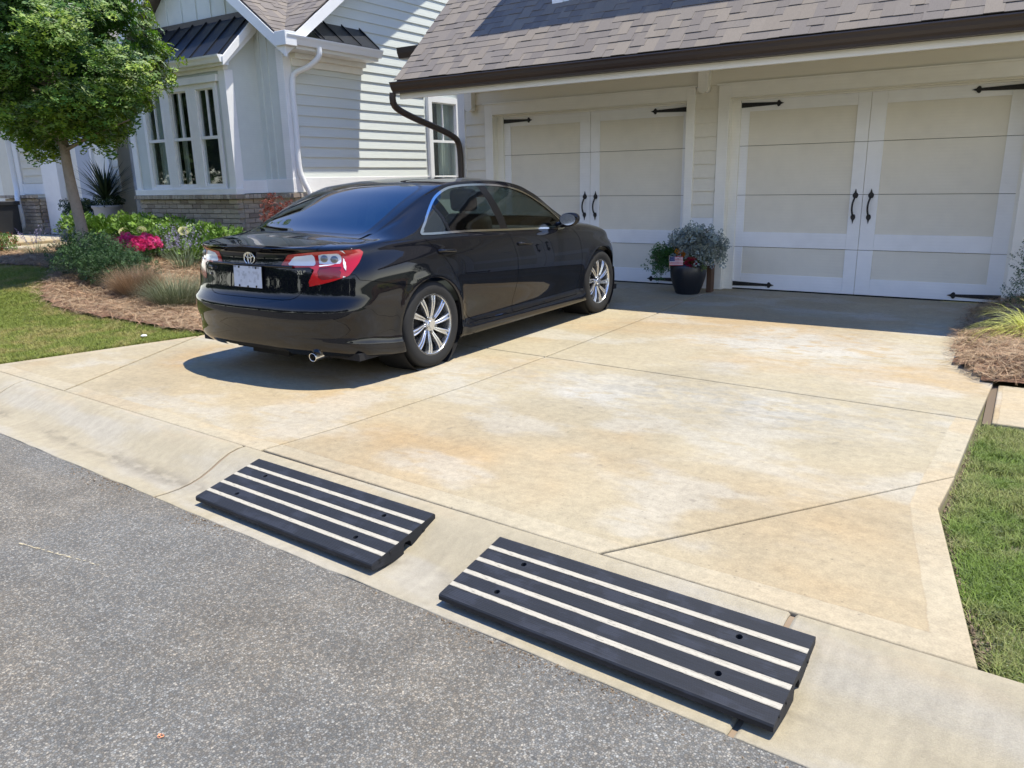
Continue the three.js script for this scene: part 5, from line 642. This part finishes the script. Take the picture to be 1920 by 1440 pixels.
function clumpLeaves(centre, rad, n, size, opt = {}) { // leaves in a lumpy ellipsoid, facing mostly outwards and up
  const l = [], lumps = []; for (let i = 0; i < (opt.lumps || 9); i++) { const a = rr(0, 6.28), e = rr(-0.3, 1), r = rr(0.35, 0.75); lumps.push([Math.cos(a) * Math.cos(e) * r, Math.sin(e) * r, Math.sin(a) * Math.cos(e) * r, rr(0.28, 0.5)]); }
  while (l.length < n) { const L = lumps[Math.floor(rnd() * lumps.length)], d = V(rr(-1, 1), rr(-1, 1), rr(-1, 1)); if (d.lengthSq() > 1 || d.lengthSq() < 0.02) continue; const q = d.clone().normalize().multiplyScalar(L[3] * Math.pow(d.length(), 0.5)); const p = V(L[0] + q.x, L[1] + q.y, L[2] + q.z); if (opt.floor !== undefined && p.y < opt.floor) continue; const out = d.clone().normalize().add(V(rr(-0.6, 0.6), rr(0.1, 0.9), rr(-0.6, 0.6))).normalize(); const qq = upTo(out).multiply(qEuler(rr(-0.9, 0.9), rr(0, 6.28), 0)); l.push([V(centre[0] + p.x * rad[0], centre[1] + p.y * rad[1], centre[2] + p.z * rad[2]), qq, size * rr(0.65, 1.25)]); }
  return l;
}
function grassClump(name, label, cat, at, r, h, n, w, col, opt = {}) {
  const t = thing(name, label, cat, at), l = []; for (let i = 0; i < n; i++) { const a = rr(0, 6.28), q = Math.sqrt(rnd()) * r * 0.35, hh = h * rr(0.55, 1.1), tilt = rr(0.0, opt.tilt ?? 0.7) ** 0.8; l.push([V(q * Math.cos(a), 0, q * Math.sin(a)), qEuler(0, -a + rr(-0.5, 0.5), 0).multiply(qEuler(0, 0, -tilt)), V(hh * (opt.reach ?? 0.8), hh, hh * w)]); }
  const m = scatter('blades', bladeG(6, 0.02, opt.droop ?? 0.9), leafMat(0.3, 0.6), l, t, col); return t;
}
function bush(name, label, cat, at, rad, n, size, geo, col, opt = {}) {
  const t = thing(name, label, cat, at); const st = []; for (let i = 0; i < 7; i++) { const a = rr(0, 6.28), q = rr(0.3, 0.75); st.push(taper([[rr(-0.05, 0.05), 0, rr(-0.05, 0.05)], [rad[0] * q * 0.5 * Math.cos(a), rad[1] * 0.55, rad[2] * q * 0.5 * Math.sin(a)], [rad[0] * q * Math.cos(a), rad[1] * 1.1, rad[2] * q * Math.sin(a)]], 0.012, 0.004, 5)); } mesh('stems', st, std(0.10, 0.075, 0.045, 0.9), t, 'stuff');
  scatter('leaves', geo, leafMat(0.35, 0.55), clumpLeaves([0, rad[1] * 0.85, 0], rad, n, size, { floor: -0.85, ...opt }), t, col); return t;
}
const bloomG = (n, r, geo, s) => { const l = []; for (let i = 0; i < n; i++) { const y = 1 - 2 * (i + 0.5) / n, a = i * 2.39996, q = Math.sqrt(1 - y * y), d = V(q * Math.cos(a), y, q * Math.sin(a)), g = geo.clone(); g.scale(s, s, s); g.applyQuaternion(upTo(V(d.x + 0.4, d.y, d.z + 0.3))); g.translate(d.x * r, d.y * r * 0.8, d.z * r); l.push(prep(g)); } return mergeGeometries(l); };

{ // street tree
  const B = [-7.66, 0.28, 3.68], t = thing('maple_tree', 'young maple tree with dense green crown in the bed left of the driveway', 'tree', B);
  const bark = std(0.30, 0.25, 0.20, 0.95, { map: brickTex, bumpMap: brickTex, bumpScale: 0.01 }), lean = y => -0.085 * y;
  const limbs = [taper([[0.0, -0.05, 0], [lean(0.5) + 0.01, 0.5, 0.0], [lean(1.2) - 0.015, 1.2, 0.01], [lean(1.9), 1.9, 0], [lean(2.7) + 0.04, 2.7, 0.03], [lean(3.6), 3.6, 0], [lean(4.5), 4.5, 0.02]], 0.080, 0.02, 10)];
  const ends = []; for (let i = 0; i < 34; i++) { const y0 = rr(1.55, 3.9), a = i * 2.4 + rr(-0.3, 0.3), L = rr(0.7, 1.5) * (y0 > 3.1 ? 0.75 : 1) * (y0 < 1.8 ? 1.0 : 1.05), up = rr(0.15, 0.75), x0 = lean(y0); const p1 = [x0 + Math.cos(a) * L * 0.5, y0 + L * up * 0.55, Math.sin(a) * L * 0.5], p2 = [x0 + Math.cos(a) * L + rr(-0.1, 0.1), y0 + L * up + rr(-0.05, 0.05), Math.sin(a) * L + rr(-0.1, 0.1)]; limbs.push(taper([[x0, y0, 0], p1, p2], 0.028, 0.006, 5)); ends.push(p1, p2, [(p1[0] + p2[0]) / 2, (p1[1] + p2[1]) / 2, (p1[2] + p2[2]) / 2]); }
  ends.push([lean(4.5), 4.5, 0], [lean(4.2), 4.2, 0.1]);
  mesh('trunk', metreUV(limbs[0]), bark, t); mesh('limbs', limbs.slice(1), bark, t, 'stuff');
  const l = []; const CY = 3.15, add = (p, n, r) => { for (let i = 0; i < n; i++) { const d = V(rr(-1, 1), rr(-1, 1), rr(-1, 1)); if (d.lengthSq() > 1) { i--; continue; } const q = V(p[0] + d.x * r, p[1] + d.y * r * 0.75 - 0.02, p[2] + d.z * r); const rad = Math.hypot((q.x - lean(CY)) / 1.52, (q.y - CY) / 1.72, q.z / 1.5); if (rad > 1.02 + 0.08 * hash2(i, l.length, 5)) continue; if (q.y < 1.36 + 0.12 * hash2(Math.floor(q.x * 5), Math.floor(q.z * 5), 7)) continue; const out = V(q.x - lean(CY), (q.y - CY) * 0.6 - 0.1, q.z).normalize(); const face = V(out.x * 0.7 + rr(-0.6, 0.6), 0.75 + rr(-0.4, 0.4), out.z * 0.7 + rr(-0.6, 0.6)).normalize(); const tip = out.clone().add(V(rr(-0.9, 0.9), rr(-1.0, 0.1), rr(-0.9, 0.9))).normalize(); const zx = face, xx = tip.clone().cross(zx).normalize(), yy = zx.clone().cross(xx).normalize(); const m = new THREE.Matrix4().makeBasis(xx, yy, zx); l.push([q, new THREE.Quaternion().setFromRotationMatrix(m), rr(0.12, 0.18)]); } };
  for (const e of ends) { add(e, 105, 0.34); } for (let i = 0; i < 84; i++) { const a = rr(0, 6.28), y = rr(-1, 1), q = Math.sqrt(1 - y * y), k = rr(0.74, 0.97); add([lean(CY) + 1.5 * q * k * Math.cos(a), CY + 1.7 * y * k, 1.5 * q * k * Math.sin(a)], 48, 0.25); }
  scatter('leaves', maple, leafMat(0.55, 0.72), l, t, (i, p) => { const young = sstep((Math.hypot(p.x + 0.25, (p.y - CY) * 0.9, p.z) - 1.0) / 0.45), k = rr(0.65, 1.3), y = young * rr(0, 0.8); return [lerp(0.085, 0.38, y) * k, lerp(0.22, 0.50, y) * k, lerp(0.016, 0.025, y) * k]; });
}
{ // bed below the bay
  const hy = [[-10.0, 2.3, 0.55, 0.30], [-9.3, 2.0, 0.62, 0.31], [-8.5, 2.0, 0.62, 0.27], [-7.75, 2.1, 0.66, 0.27], [-7.1, 2.15, 0.55, 0.24], [-6.5, 1.85, 0.55, 0.24]];
  const what = ['leftmost of the green hydrangeas below the bay window, beside the path', 'green hydrangea below the left pane of the bay window', 'tall green hydrangea below the middle of the bay window', 'green hydrangea with cream flower heads below the right of the bay window', 'green hydrangea with pale flower heads just behind the boot of the car', 'green hydrangea under the house corner, mostly hidden by the car'];
  const bl = bloomG(70, 0.052, round, 0.034), blm = std(0.66, 0.64, 0.34, 0.8, { side: THREE.DoubleSide }), bg = bloomG(12, 0.01, round, 0.03);
  hy.forEach(([x, z, r, h], i) => { const y = hill(x, z); const t = bush('hydrangea', what[i], 'shrub', [x, y, z], [r, h, r * 0.85], 1500, 0.14, ovate, greens([0.10, 0.20, 0.024], [0.22, 0.36, 0.05]), { lumps: 14 }); const n = [1, 2, 2, 4, 3, 2][i]; for (let k = 0; k < n; k++) { const a = rr(-0.6, 1.7), q = rr(0.4, 0.95); const m = mesh('flower_head', bl, blm, t); m.position.set(r * q * Math.cos(a), h * rr(0.8, 1.75), r * 0.85 * q * Math.sin(a)); m.scale.setScalar(rr(0.8, 1.2)); m.rotation.y = rr(0, 6); } });
  // low cream blooms in front of the hydrangeas
  const pk = thing('pink_flowers', 'clump of bright magenta pink flowers in the bed beside the tree', 'flowers', [-7.72, hill(-7.72, 2.98) - 0.03, 2.98]);
  scatter('leaves', lance, leafMat(0.35), clumpLeaves([0, 0.14, 0], [0.42, 0.17, 0.36], 700, 0.09, { floor: -0.8 }), pk, greens([0.05, 0.12, 0.03], [0.10, 0.19, 0.05]));
  const pm = [std(0.62, 0.022, 0.16, 0.7, { side: THREE.DoubleSide }), std(0.72, 0.05, 0.24, 0.7, { side: THREE.DoubleSide }), std(0.50, 0.012, 0.10, 0.7, { side: THREE.DoubleSide })], pg = bloomG(26, 0.016, round, 0.032);
  for (let k = 0; k < 110; k++) { const a = rr(0, 6.28), q = Math.sqrt(rnd()); const m = mesh('flower', pg, pm[k % 3], pk); m.position.set(0.44 * q * Math.cos(a), 0.30 + 0.10 * (1 - q * q) + rr(-0.07, 0.06), 0.36 * q * Math.sin(a)); m.rotation.set(rr(-0.4, 0.4), rr(0, 6), 0); m.scale.setScalar(rr(0.75, 1.2)); }
  const spikes = (name, label, at, n, r, h, col, fcol) => { const t = grassClump(name, label, 'plant', at, r, h * 0.75, 160, 0.45, col, { tilt: 0.75, droop: 0.3 }); const fl = []; for (let i = 0; i < n; i++) { const a = rr(0, 6.28), q = rr(0.1, 0.9), H = h * rr(0.8, 1.15), tx = r * q * Math.cos(a), tz = r * q * Math.sin(a); for (let k = 0; k < 12; k++) { const f = lerp(0.55, 1, k / 11); fl.push([V(tx * f + rr(-0.012, 0.012), H * f, tz * f + rr(-0.012, 0.012)), qEuler(rr(-1, 1), rr(0, 6), rr(-1, 1)), rr(0.016, 0.026)]); } } scatter('florets', round, leafMat(0.2, 0.8), fl, t, fcol); return t; };
  const lavC = () => { const k = rr(0.8, 1.25); return [0.30 * k, 0.26 * k, 0.40 * k]; }, silver = greens([0.13, 0.18, 0.09], [0.22, 0.27, 0.15]);
  spikes('lavender', 'pale lavender with grey green stems left of the tree trunk', [-9.35, hill(-9.35, 3.1), 3.1], 26, 0.38, 0.52, silver, lavC); spikes('lavender', 'pale lavender beside the path, leftmost of the flowering clumps', [-9.95, hill(-9.95, 3.25), 3.25], 20, 0.32, 0.45, silver, lavC);
  spikes('russian_sage', 'wispy grey sage with pale violet spikes left of the car boot', [-6.75, hill(-6.75, 2.85), 2.85], 34, 0.42, 0.62, silver, lavC);
  spikes('russian_sage', 'low grey green sage between the pink flowers and the tall sage', [-7.35, hill(-7.35, 2.6), 2.6], 18, 0.3, 0.4, silver, lavC);
  bush('flower_bush', 'loose bush with small red flowers behind the tree trunk', 'plant', [-8.75, hill(-8.75, 2.7), 2.7], [0.42, 0.22, 0.36], 500, 0.07, lance, () => rnd() < 0.16 ? [0.42, 0.03, 0.04] : greens([0.06, 0.13, 0.03], [0.14, 0.22, 0.05])());
  const darkG = greens([0.022, 0.062, 0.018], [0.055, 0.125, 0.03]);
  for (const [lab, x, z, r, h] of [['dark green mound at the foot of the tree', -6.95, 4.1, 0.62, 0.33], ['dark green mound right of the tree foot, behind the tan grass', -6.3, 4.1, 0.5, 0.30]]) {
    const t = thing('low_shrub', lab, 'shrub', [x, hill(x, z), z]); scatter('leaves', lance, leafMat(0.25, 0.7), clumpLeaves([0, h * 0.75, 0], [r, h, r * 0.8], 3800, 0.085, { floor: -0.75, lumps: 16 }), t, darkG);
    const l = []; for (let i = 0; i < 500; i++) { const a = rr(0, 6.28), q = Math.sqrt(rnd()) * r * 0.7; l.push([V(q * Math.cos(a), h * 0.4, q * Math.sin(a) * 0.8), qEuler(0, -a, 0).multiply(qEuler(0, 0, -rr(0, 0.9))), V(h * 0.9, h * rr(0.7, 1.2), 0.12)]); } scatter('blades', bladeG(5, 0.02, 0.6), leafMat(0.25, 0.7), l, t, darkG);
  }
  grassClump('bronze_grass', 'reddish tan ornamental grass between the dark clump and the car', 'ornamental grass', [-5.62, hill(-5.62, 4.25), 4.25], 0.55, 0.46, 4200, 0.16, greens([0.24, 0.155, 0.09], [0.40, 0.28, 0.17]), { tilt: 0.75, droop: 0.35, reach: 0.62 });
  grassClump('blue_grass', 'grey green fine grass beside the rear corner of the car', 'ornamental grass', [-4.95, hill(-4.95, 4.2), 4.2], 0.7, 0.50, 2400, 0.15, greens([0.13, 0.16, 0.085], [0.22, 0.25, 0.13]), { tilt: 0.8, droop: 0.5, reach: 0.7 });
  grassClump('blue_grass', 'pale straw green grass clump nearest the car bumper', 'ornamental grass', [-4.55, hill(-4.55, 3.9), 3.85], 0.7, 0.50, 2200, 0.15, greens([0.17, 0.17, 0.06], [0.27, 0.26, 0.12]), { tilt: 0.8, droop: 0.7 });
  bush('barberry', 'red leaved barberry bush against the brick base by the downspout', 'shrub', [-6.35, 0.22, 1.45], [0.32, 0.56, 0.28], 950, 0.05, round, greens([0.20, 0.045, 0.03], [0.36, 0.10, 0.06]), { lumps: 12 });
  bush('low_shrub', 'small green and red shrub at the left edge beside the path', 'shrub', [-10.75, 0.33, 3.45], [0.36, 0.24, 0.34], 800, 0.06, ovate, () => rnd() < 0.14 ? [0.40, 0.05, 0.03] : greens([0.07, 0.16, 0.02], [0.16, 0.26, 0.03])(), { lumps: 10 });
}
// pots
function pot(name, label, cat, at, prof, mat) { const t = thing(name, label, cat, at); const g = new THREE.LatheGeometry(prof.map(p => new THREE.Vector2(...p)), 48); mesh('pot', g, mat, t); return t; }
{
  const glaze = texture(256, 256, (i, j) => { const n = fbm(i / 24, j / 40, 701, 4, 0), k = 0.8 + 0.5 * (n - 0.4); return [0.009 * k, 0.012 * k, 0.018 * k]; });
  const t = pot('flower_pot', 'dark navy glazed pot planted with dusty miller between the garage doors', 'pot', [-0.385, 0, 0.50], [[0, 0.0], [0.13, 0.0], [0.142, 0.012], [0.175, 0.10], [0.205, 0.20], [0.213, 0.27], [0.207, 0.325], [0.196, 0.352], [0.186, 0.355], [0.182, 0.34], [0.188, 0.30], [0, 0.30]], new THREE.MeshPhysicalMaterial({ map: glaze, roughness: 0.45, clearcoat: 0.35, clearcoatRoughness: 0.25, side: THREE.DoubleSide }));
  mesh('soil', new THREE.CylinderGeometry(0.183, 0.183, 0.02, 32).translate(0, 0.32, 0), std(0.035, 0.025, 0.018, 0.95), t);
  const dm = leaf([[0.02, 0], [0.06, 0.15], [0.26, 0.30], [0.10, 0.36], [0.32, 0.52], [0.11, 0.56], [0.30, 0.74], [0.10, 0.76], [0.16, 0.92], [0, 1]], 0.12, 0.3), sv = () => { const k = rr(0.75, 1.25); return [0.26 * k, 0.31 * k, 0.28 * k]; };
  scatter('dusty_miller', dm, leafMat(0.15, 0.9), [...clumpLeaves([-0.0, 0.58, -0.02], [0.21, 0.19, 0.18], 330, 0.14, { lumps: 10 }), ...clumpLeaves([0.20, 0.50, 0.0], [0.24, 0.20, 0.2], 400, 0.14, { lumps: 11 })], t, sv);
  scatter('fern', lance, leafMat(0.3), [...clumpLeaves([-0.27, 0.38, 0.06], [0.18, 0.20, 0.17], 1100, 0.095, { lumps: 12 }), ...clumpLeaves([-0.30, 0.26, 0.12], [0.10, 0.14, 0.1], 180, 0.07)], t, greens([0.02, 0.075, 0.012], [0.05, 0.15, 0.02]));
  scatter('greenery', ovate, leafMat(0.3), clumpLeaves([0.14, 0.37, 0.08], [0.14, 0.09, 0.12], 120, 0.07), t, greens([0.04, 0.08, 0.012], [0.09, 0.13, 0.02]));
  mesh('flower', bloomG(40, 0.02, round, 0.04), std(0.62, 0.22, 0.015, 0.7, { side: THREE.DoubleSide }), t).position.set(-0.05, 0.47, 0.13); mesh('flower', bloomG(30, 0.014, round, 0.028), std(0.75, 0.34, 0.02, 0.7, { side: THREE.DoubleSide }), t).position.set(-0.10, 0.50, 0.10); mesh('flower', bloomG(60, 0.03, round, 0.055), std(0.36, 0.006, 0.05, 0.8, { side: THREE.DoubleSide }), t).position.set(0.085, 0.385, 0.15);
  // little flag pushed into the pot
  const f = thing('small_flag', 'small red, white and blue striped flag stuck in the navy pot', 'flag', [-0.385, 0, 0.50]);
  const ft = texture(256, 160, (i, j) => { const x = i / 256, y = 1 - j / 160; const red = Math.floor(y * 13) % 2 === 0; if (x < 0.4 && y < 7 / 13) { const sx = (x / 0.4 * 6) % 1 - 0.5, sy = (y * 13 / 7 * 5) % 1 - 0.5; return Math.hypot(sx, sy) < 0.2 ? [0.7, 0.7, 0.7] : [0.02, 0.03, 0.14]; } return red ? [0.50, 0.035, 0.05] : [0.72, 0.70, 0.66]; });
  const fg = new THREE.PlaneGeometry(0.17, 0.105, 16, 4), fp = fg.attributes.position; for (let i = 0; i < fp.count; i++) fp.setZ(i, 0.008 * Math.sin(fp.getX(i) * 34)); fg.computeVertexNormals(); const fm = mesh('cloth', fg, new THREE.MeshStandardMaterial({ map: ft, roughness: 0.9, side: THREE.DoubleSide }), f); fm.position.set(-0.075, 0.40, 0.205); fm.rotation.z = 0.06; mesh('stick', along([[-0.16, 0.30, 0.19], [-0.163, 0.46, 0.203]], 0.004, 4, 6), std(0.4, 0.3, 0.18, 0.8), f);
  // box behind the pot
  const b = thing('wooden_box', 'narrow brown box standing behind the navy pot', 'box', [-0.19, 0, 0.27]); mesh('side', [rbx(-0.03, 0.03, 0, 0.30, -0.05, 0.06, 0.004)], std(0.10, 0.055, 0.032, 0.75), b); mesh('lid', rbx(-0.034, 0.034, 0.30, 0.315, -0.055, 0.065, 0.004), std(0.12, 0.07, 0.04, 0.75), b);
}
{ // entrance pots
  const t = pot('tall_planter', 'tall pale grey planter with spiky dark green palm by the entrance', 'planter', [-12.15, 0.36, 0.75], [[0, 0], [0.17, 0], [0.19, 0.03], [0.25, 0.58], [0.28, 0.62], [0.28, 0.66], [0.25, 0.66], [0.23, 0.6], [0, 0.58]], std(0.34, 0.35, 0.37, 0.7, { side: THREE.DoubleSide }));
  const l = []; for (let i = 0; i < 120; i++) { const a = rr(0, 6.28), tl = rr(0.05, 1.25); l.push([V(0, 0.75, 0), qEuler(0, a, 0).multiply(qEuler(0, 0, -tl)), V(0.75, rr(0.7, 1.0), 1.1)]); } scatter('blades', bladeG(6, 0.02, 0.25), leafMat(0.2, 0.5), l, t, greens([0.012, 0.03, 0.012], [0.035, 0.065, 0.025])); scatter('greenery', ovate, leafMat(0.3), clumpLeaves([0, 0.68, 0], [0.32, 0.14, 0.32], 300, 0.09), t, greens([0.02, 0.05, 0.015], [0.06, 0.10, 0.025]));
  const s = pot('small_planter', 'small pale round pot with a clipped dark shrub by the entrance', 'planter', [-12.75, 0.38, 0.95], [[0, 0], [0.24, 0], [0.30, 0.3], [0.32, 0.36], [0.29, 0.36], [0, 0.32]], std(0.55, 0.56, 0.56, 0.7, { side: THREE.DoubleSide })); scatter('leaves', ovate, leafMat(0.25), clumpLeaves([0, 0.55, 0], [0.36, 0.24, 0.34], 900, 0.075, { lumps: 14 }), s, greens([0.012, 0.04, 0.015], [0.035, 0.08, 0.03]));
  const k = thing('square_planter', 'black square planter with a thin sapling at the left edge', 'planter', [-14.95, 0.44, 1.55]); mesh('box', [rbx(-0.38, 0.38, 0, 0.62, -0.3, 0.3, 0.01)], std(0.016, 0.017, 0.019, 0.5), k); mesh('rim', [rbx(-0.41, 0.41, 0.60, 0.68, -0.33, 0.33, 0.01)], std(0.018, 0.019, 0.021, 0.45), k); mesh('trunk', taper([[0, 0.6, 0], [-0.05, 1.1, 0.05], [-0.12, 1.6, 0], [-0.15, 2.2, 0]], 0.03, 0.012, 6), std(0.09, 0.06, 0.06, 0.9), k); scatter('leaves', ovate, leafMat(0.3), clumpLeaves([-0.2, 2.0, 0], [0.6, 0.7, 0.6], 500, 0.1), k, greens([0.05, 0.05, 0.03], [0.08, 0.13, 0.04]));
}
{ // right edge: conifer and two arching grasses
  const t = thing('conifer', 'narrow dark green conifer at the right edge by the garage door', 'conifer', [3.17, 0.06, 0.62]); mesh('trunk', taper([[0, 0, 0], [0.01, 0.9, 0], [0, 1.7, 0]], 0.03, 0.008, 6), std(0.12, 0.08, 0.05, 0.9), t);
  const l = []; for (let i = 0; i < 5200; i++) { const y = rr(0.02, 1.6), a = rr(0, 6.28), spike = 1 + 0.35 * Math.max(0, Math.sin(a * 5 + y * 23)) ** 3, r = (0.30 * (1 - y / 1.75) + 0.03) * Math.sqrt(rnd()) * spike; const o = V(Math.cos(a), 0.9, Math.sin(a)).normalize(); l.push([V(r * Math.cos(a), y, r * Math.sin(a)), upTo(o).multiply(qEuler(rr(-0.5, 0.5), rr(0, 6), 0)), rr(0.04, 0.085)]); } scatter('needles', lance, leafMat(0.25, 0.6), l, t, greens([0.018, 0.06, 0.02], [0.05, 0.13, 0.045]));
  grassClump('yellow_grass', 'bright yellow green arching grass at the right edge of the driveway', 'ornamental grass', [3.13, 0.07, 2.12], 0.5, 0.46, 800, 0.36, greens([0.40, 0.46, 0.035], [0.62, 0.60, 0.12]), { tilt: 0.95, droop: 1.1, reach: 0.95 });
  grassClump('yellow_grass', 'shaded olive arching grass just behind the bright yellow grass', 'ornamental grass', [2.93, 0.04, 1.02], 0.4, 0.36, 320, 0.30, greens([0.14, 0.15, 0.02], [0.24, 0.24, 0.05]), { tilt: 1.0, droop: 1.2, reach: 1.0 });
}
{ // grit washed against the road edge, and a faint pale scratch on the asphalt
  const gr = new THREE.IcosahedronGeometry(1, 0), l = []; for (let i = 0; i < 2600; i++) { const u = rr(-4, 3.2), d = rnd() ** 2.2; if (fbm(u * 2.4, 2, 811, 3) < 0.40 + 0.25 * rnd()) continue; const s = rr(0.0012, 0.0038) * (rnd() < 0.05 ? 1.8 : 1), p = street(u, 0.545 + d * 0.10, -0.111); l.push([V(...p), qEuler(rnd() * 6, rnd() * 6, rnd() * 6), V(s * rr(0.8, 1.8), s * 0.7, s)]); }
  for (let i = 0; i < 700; i++) { const z = rr(4.5, 6.95), x = (z < 5.87 ? lerp(2.83, 2.77, (z - 4.43) / 1.44) : lerp(2.77, 2.98, (z - 5.87) / 1.18)) + 0.012 + 0.05 * rnd() ** 2; const s = rr(0.002, 0.006); l.push([V(x, -0.036, z), qEuler(rnd() * 6, rnd() * 6, rnd() * 6), V(s * rr(0.8, 2), s * 0.8, s)]); }
  tag(scatter('grit', gr, std(1, 1, 1, 0.95), l, scene, () => { const k = rr(0.4, 1.3); return [0.20 * k, 0.145 * k, 0.09 * k]; }), 'brown grit gathered along the edges of the concrete', 'grit', null, 'stuff');
  const sc = texture(256, 16, (i, j) => { const a = sstep((fbm(i / 9, j / 5, 821, 3) - 0.42) / 0.15) * (1 - Math.abs(j - 7.5) / 8); return [a, a, a]; }, { srgb: false }); const g = new THREE.PlaneGeometry(0.5, 0.014); g.rotateX(-Math.PI / 2); const m = mesh('chalk_mark', g, new THREE.MeshStandardMaterial({ color: lin(0.5, 0.42, 0.26), roughness: 0.9, alphaMap: sc, transparent: true })); m.position.set(-0.27, -0.1015, 7.945); m.rotation.y = 0.145; tag(m, 'faint broken pale line on the asphalt near the left edge', 'road mark');
}
{ // litter
  const crumple = (n, lab, cat, at, r, m, sx) => { const g = new THREE.IcosahedronGeometry(r, 2), p = g.attributes.position; for (let i = 0; i < p.count; i++) { const v = V().fromBufferAttribute(p, i), k = 0.7 + 0.6 * fbm(v.x / r * 1.5 + 9, v.y / r * 1.5 + v.z / r, 801, 3); p.setXYZ(i, v.x * k * sx, v.y * k * 0.4, v.z * k); } g.computeVertexNormals(); const o = mesh(n, g, m); o.position.set(...at); tag(o, lab, cat); };
  crumple('paper_scrap', 'small white crumpled scrap on the grass edge left of the car', 'litter', [-3.80, 0.028, 5.34], 0.024, std(0.75, 0.74, 0.70, 0.9), 1.5);
  const lf = maple.clone(); lf.rotateX(-1.45); lf.scale(0.022, 0.022, 0.022); const o = mesh('fallen_leaf', lf, std(0.75, 0.28, 0.12, 0.8, { side: THREE.DoubleSide })); o.position.set(1.11, -0.0975, 8.38); tag(o, 'small orange leaf lying on the grey asphalt', 'leaf');
}

// ------------------------------------------------------------------ trees across the street and beyond: they darken what the paint and the window panes mirror
{
  const t0 = thing('street_tree', 'broad dark green tree across the street behind the viewer', 'tree', [-14, -0.3, 24]);
  mesh('trunk', taper([[0, 0, 0], [0.1, 1.5, 0], [0, 3.2, 0.1], [0.1, 5, 0]], 0.22, 0.05, 8), std(0.12, 0.09, 0.07, 0.95), t0);
  scatter('leaves', ovate, leafMat(0.3, 0.6), clumpLeaves([0, 3.1, 0], [3.5, 3.5, 3.3], 6500, 0.5, { lumps: 26, floor: -1 }), t0, greens([0.03, 0.075, 0.015], [0.07, 0.14, 0.03]));
  [[-7.5, 26, 1.1], [-1.5, 24.5, 0.95], [4.5, 27, 1.2], [10.5, 24, 1.0], [-20, 23, 1.2], [16, 21, 1.05], [-26, 21, 1.2], [-32, 18.5, 1.25], [-38, 16, 1.2], [-43, 12, 1.3]].forEach(([x, z, s], i) => { const c = t0.clone(); c.name = numbered('street_tree'); c.position.set(x, -0.3, z); c.rotation.y = i * 1.7; c.scale.setScalar(s); scene.add(c); });
  scene.children.filter(o => o.name.startsWith('street_tree')).forEach(o => tag(o, 'broad dark green tree across the street behind the viewer', 'tree', 'trees across the street'));
}

renderer.render(scene, camera);
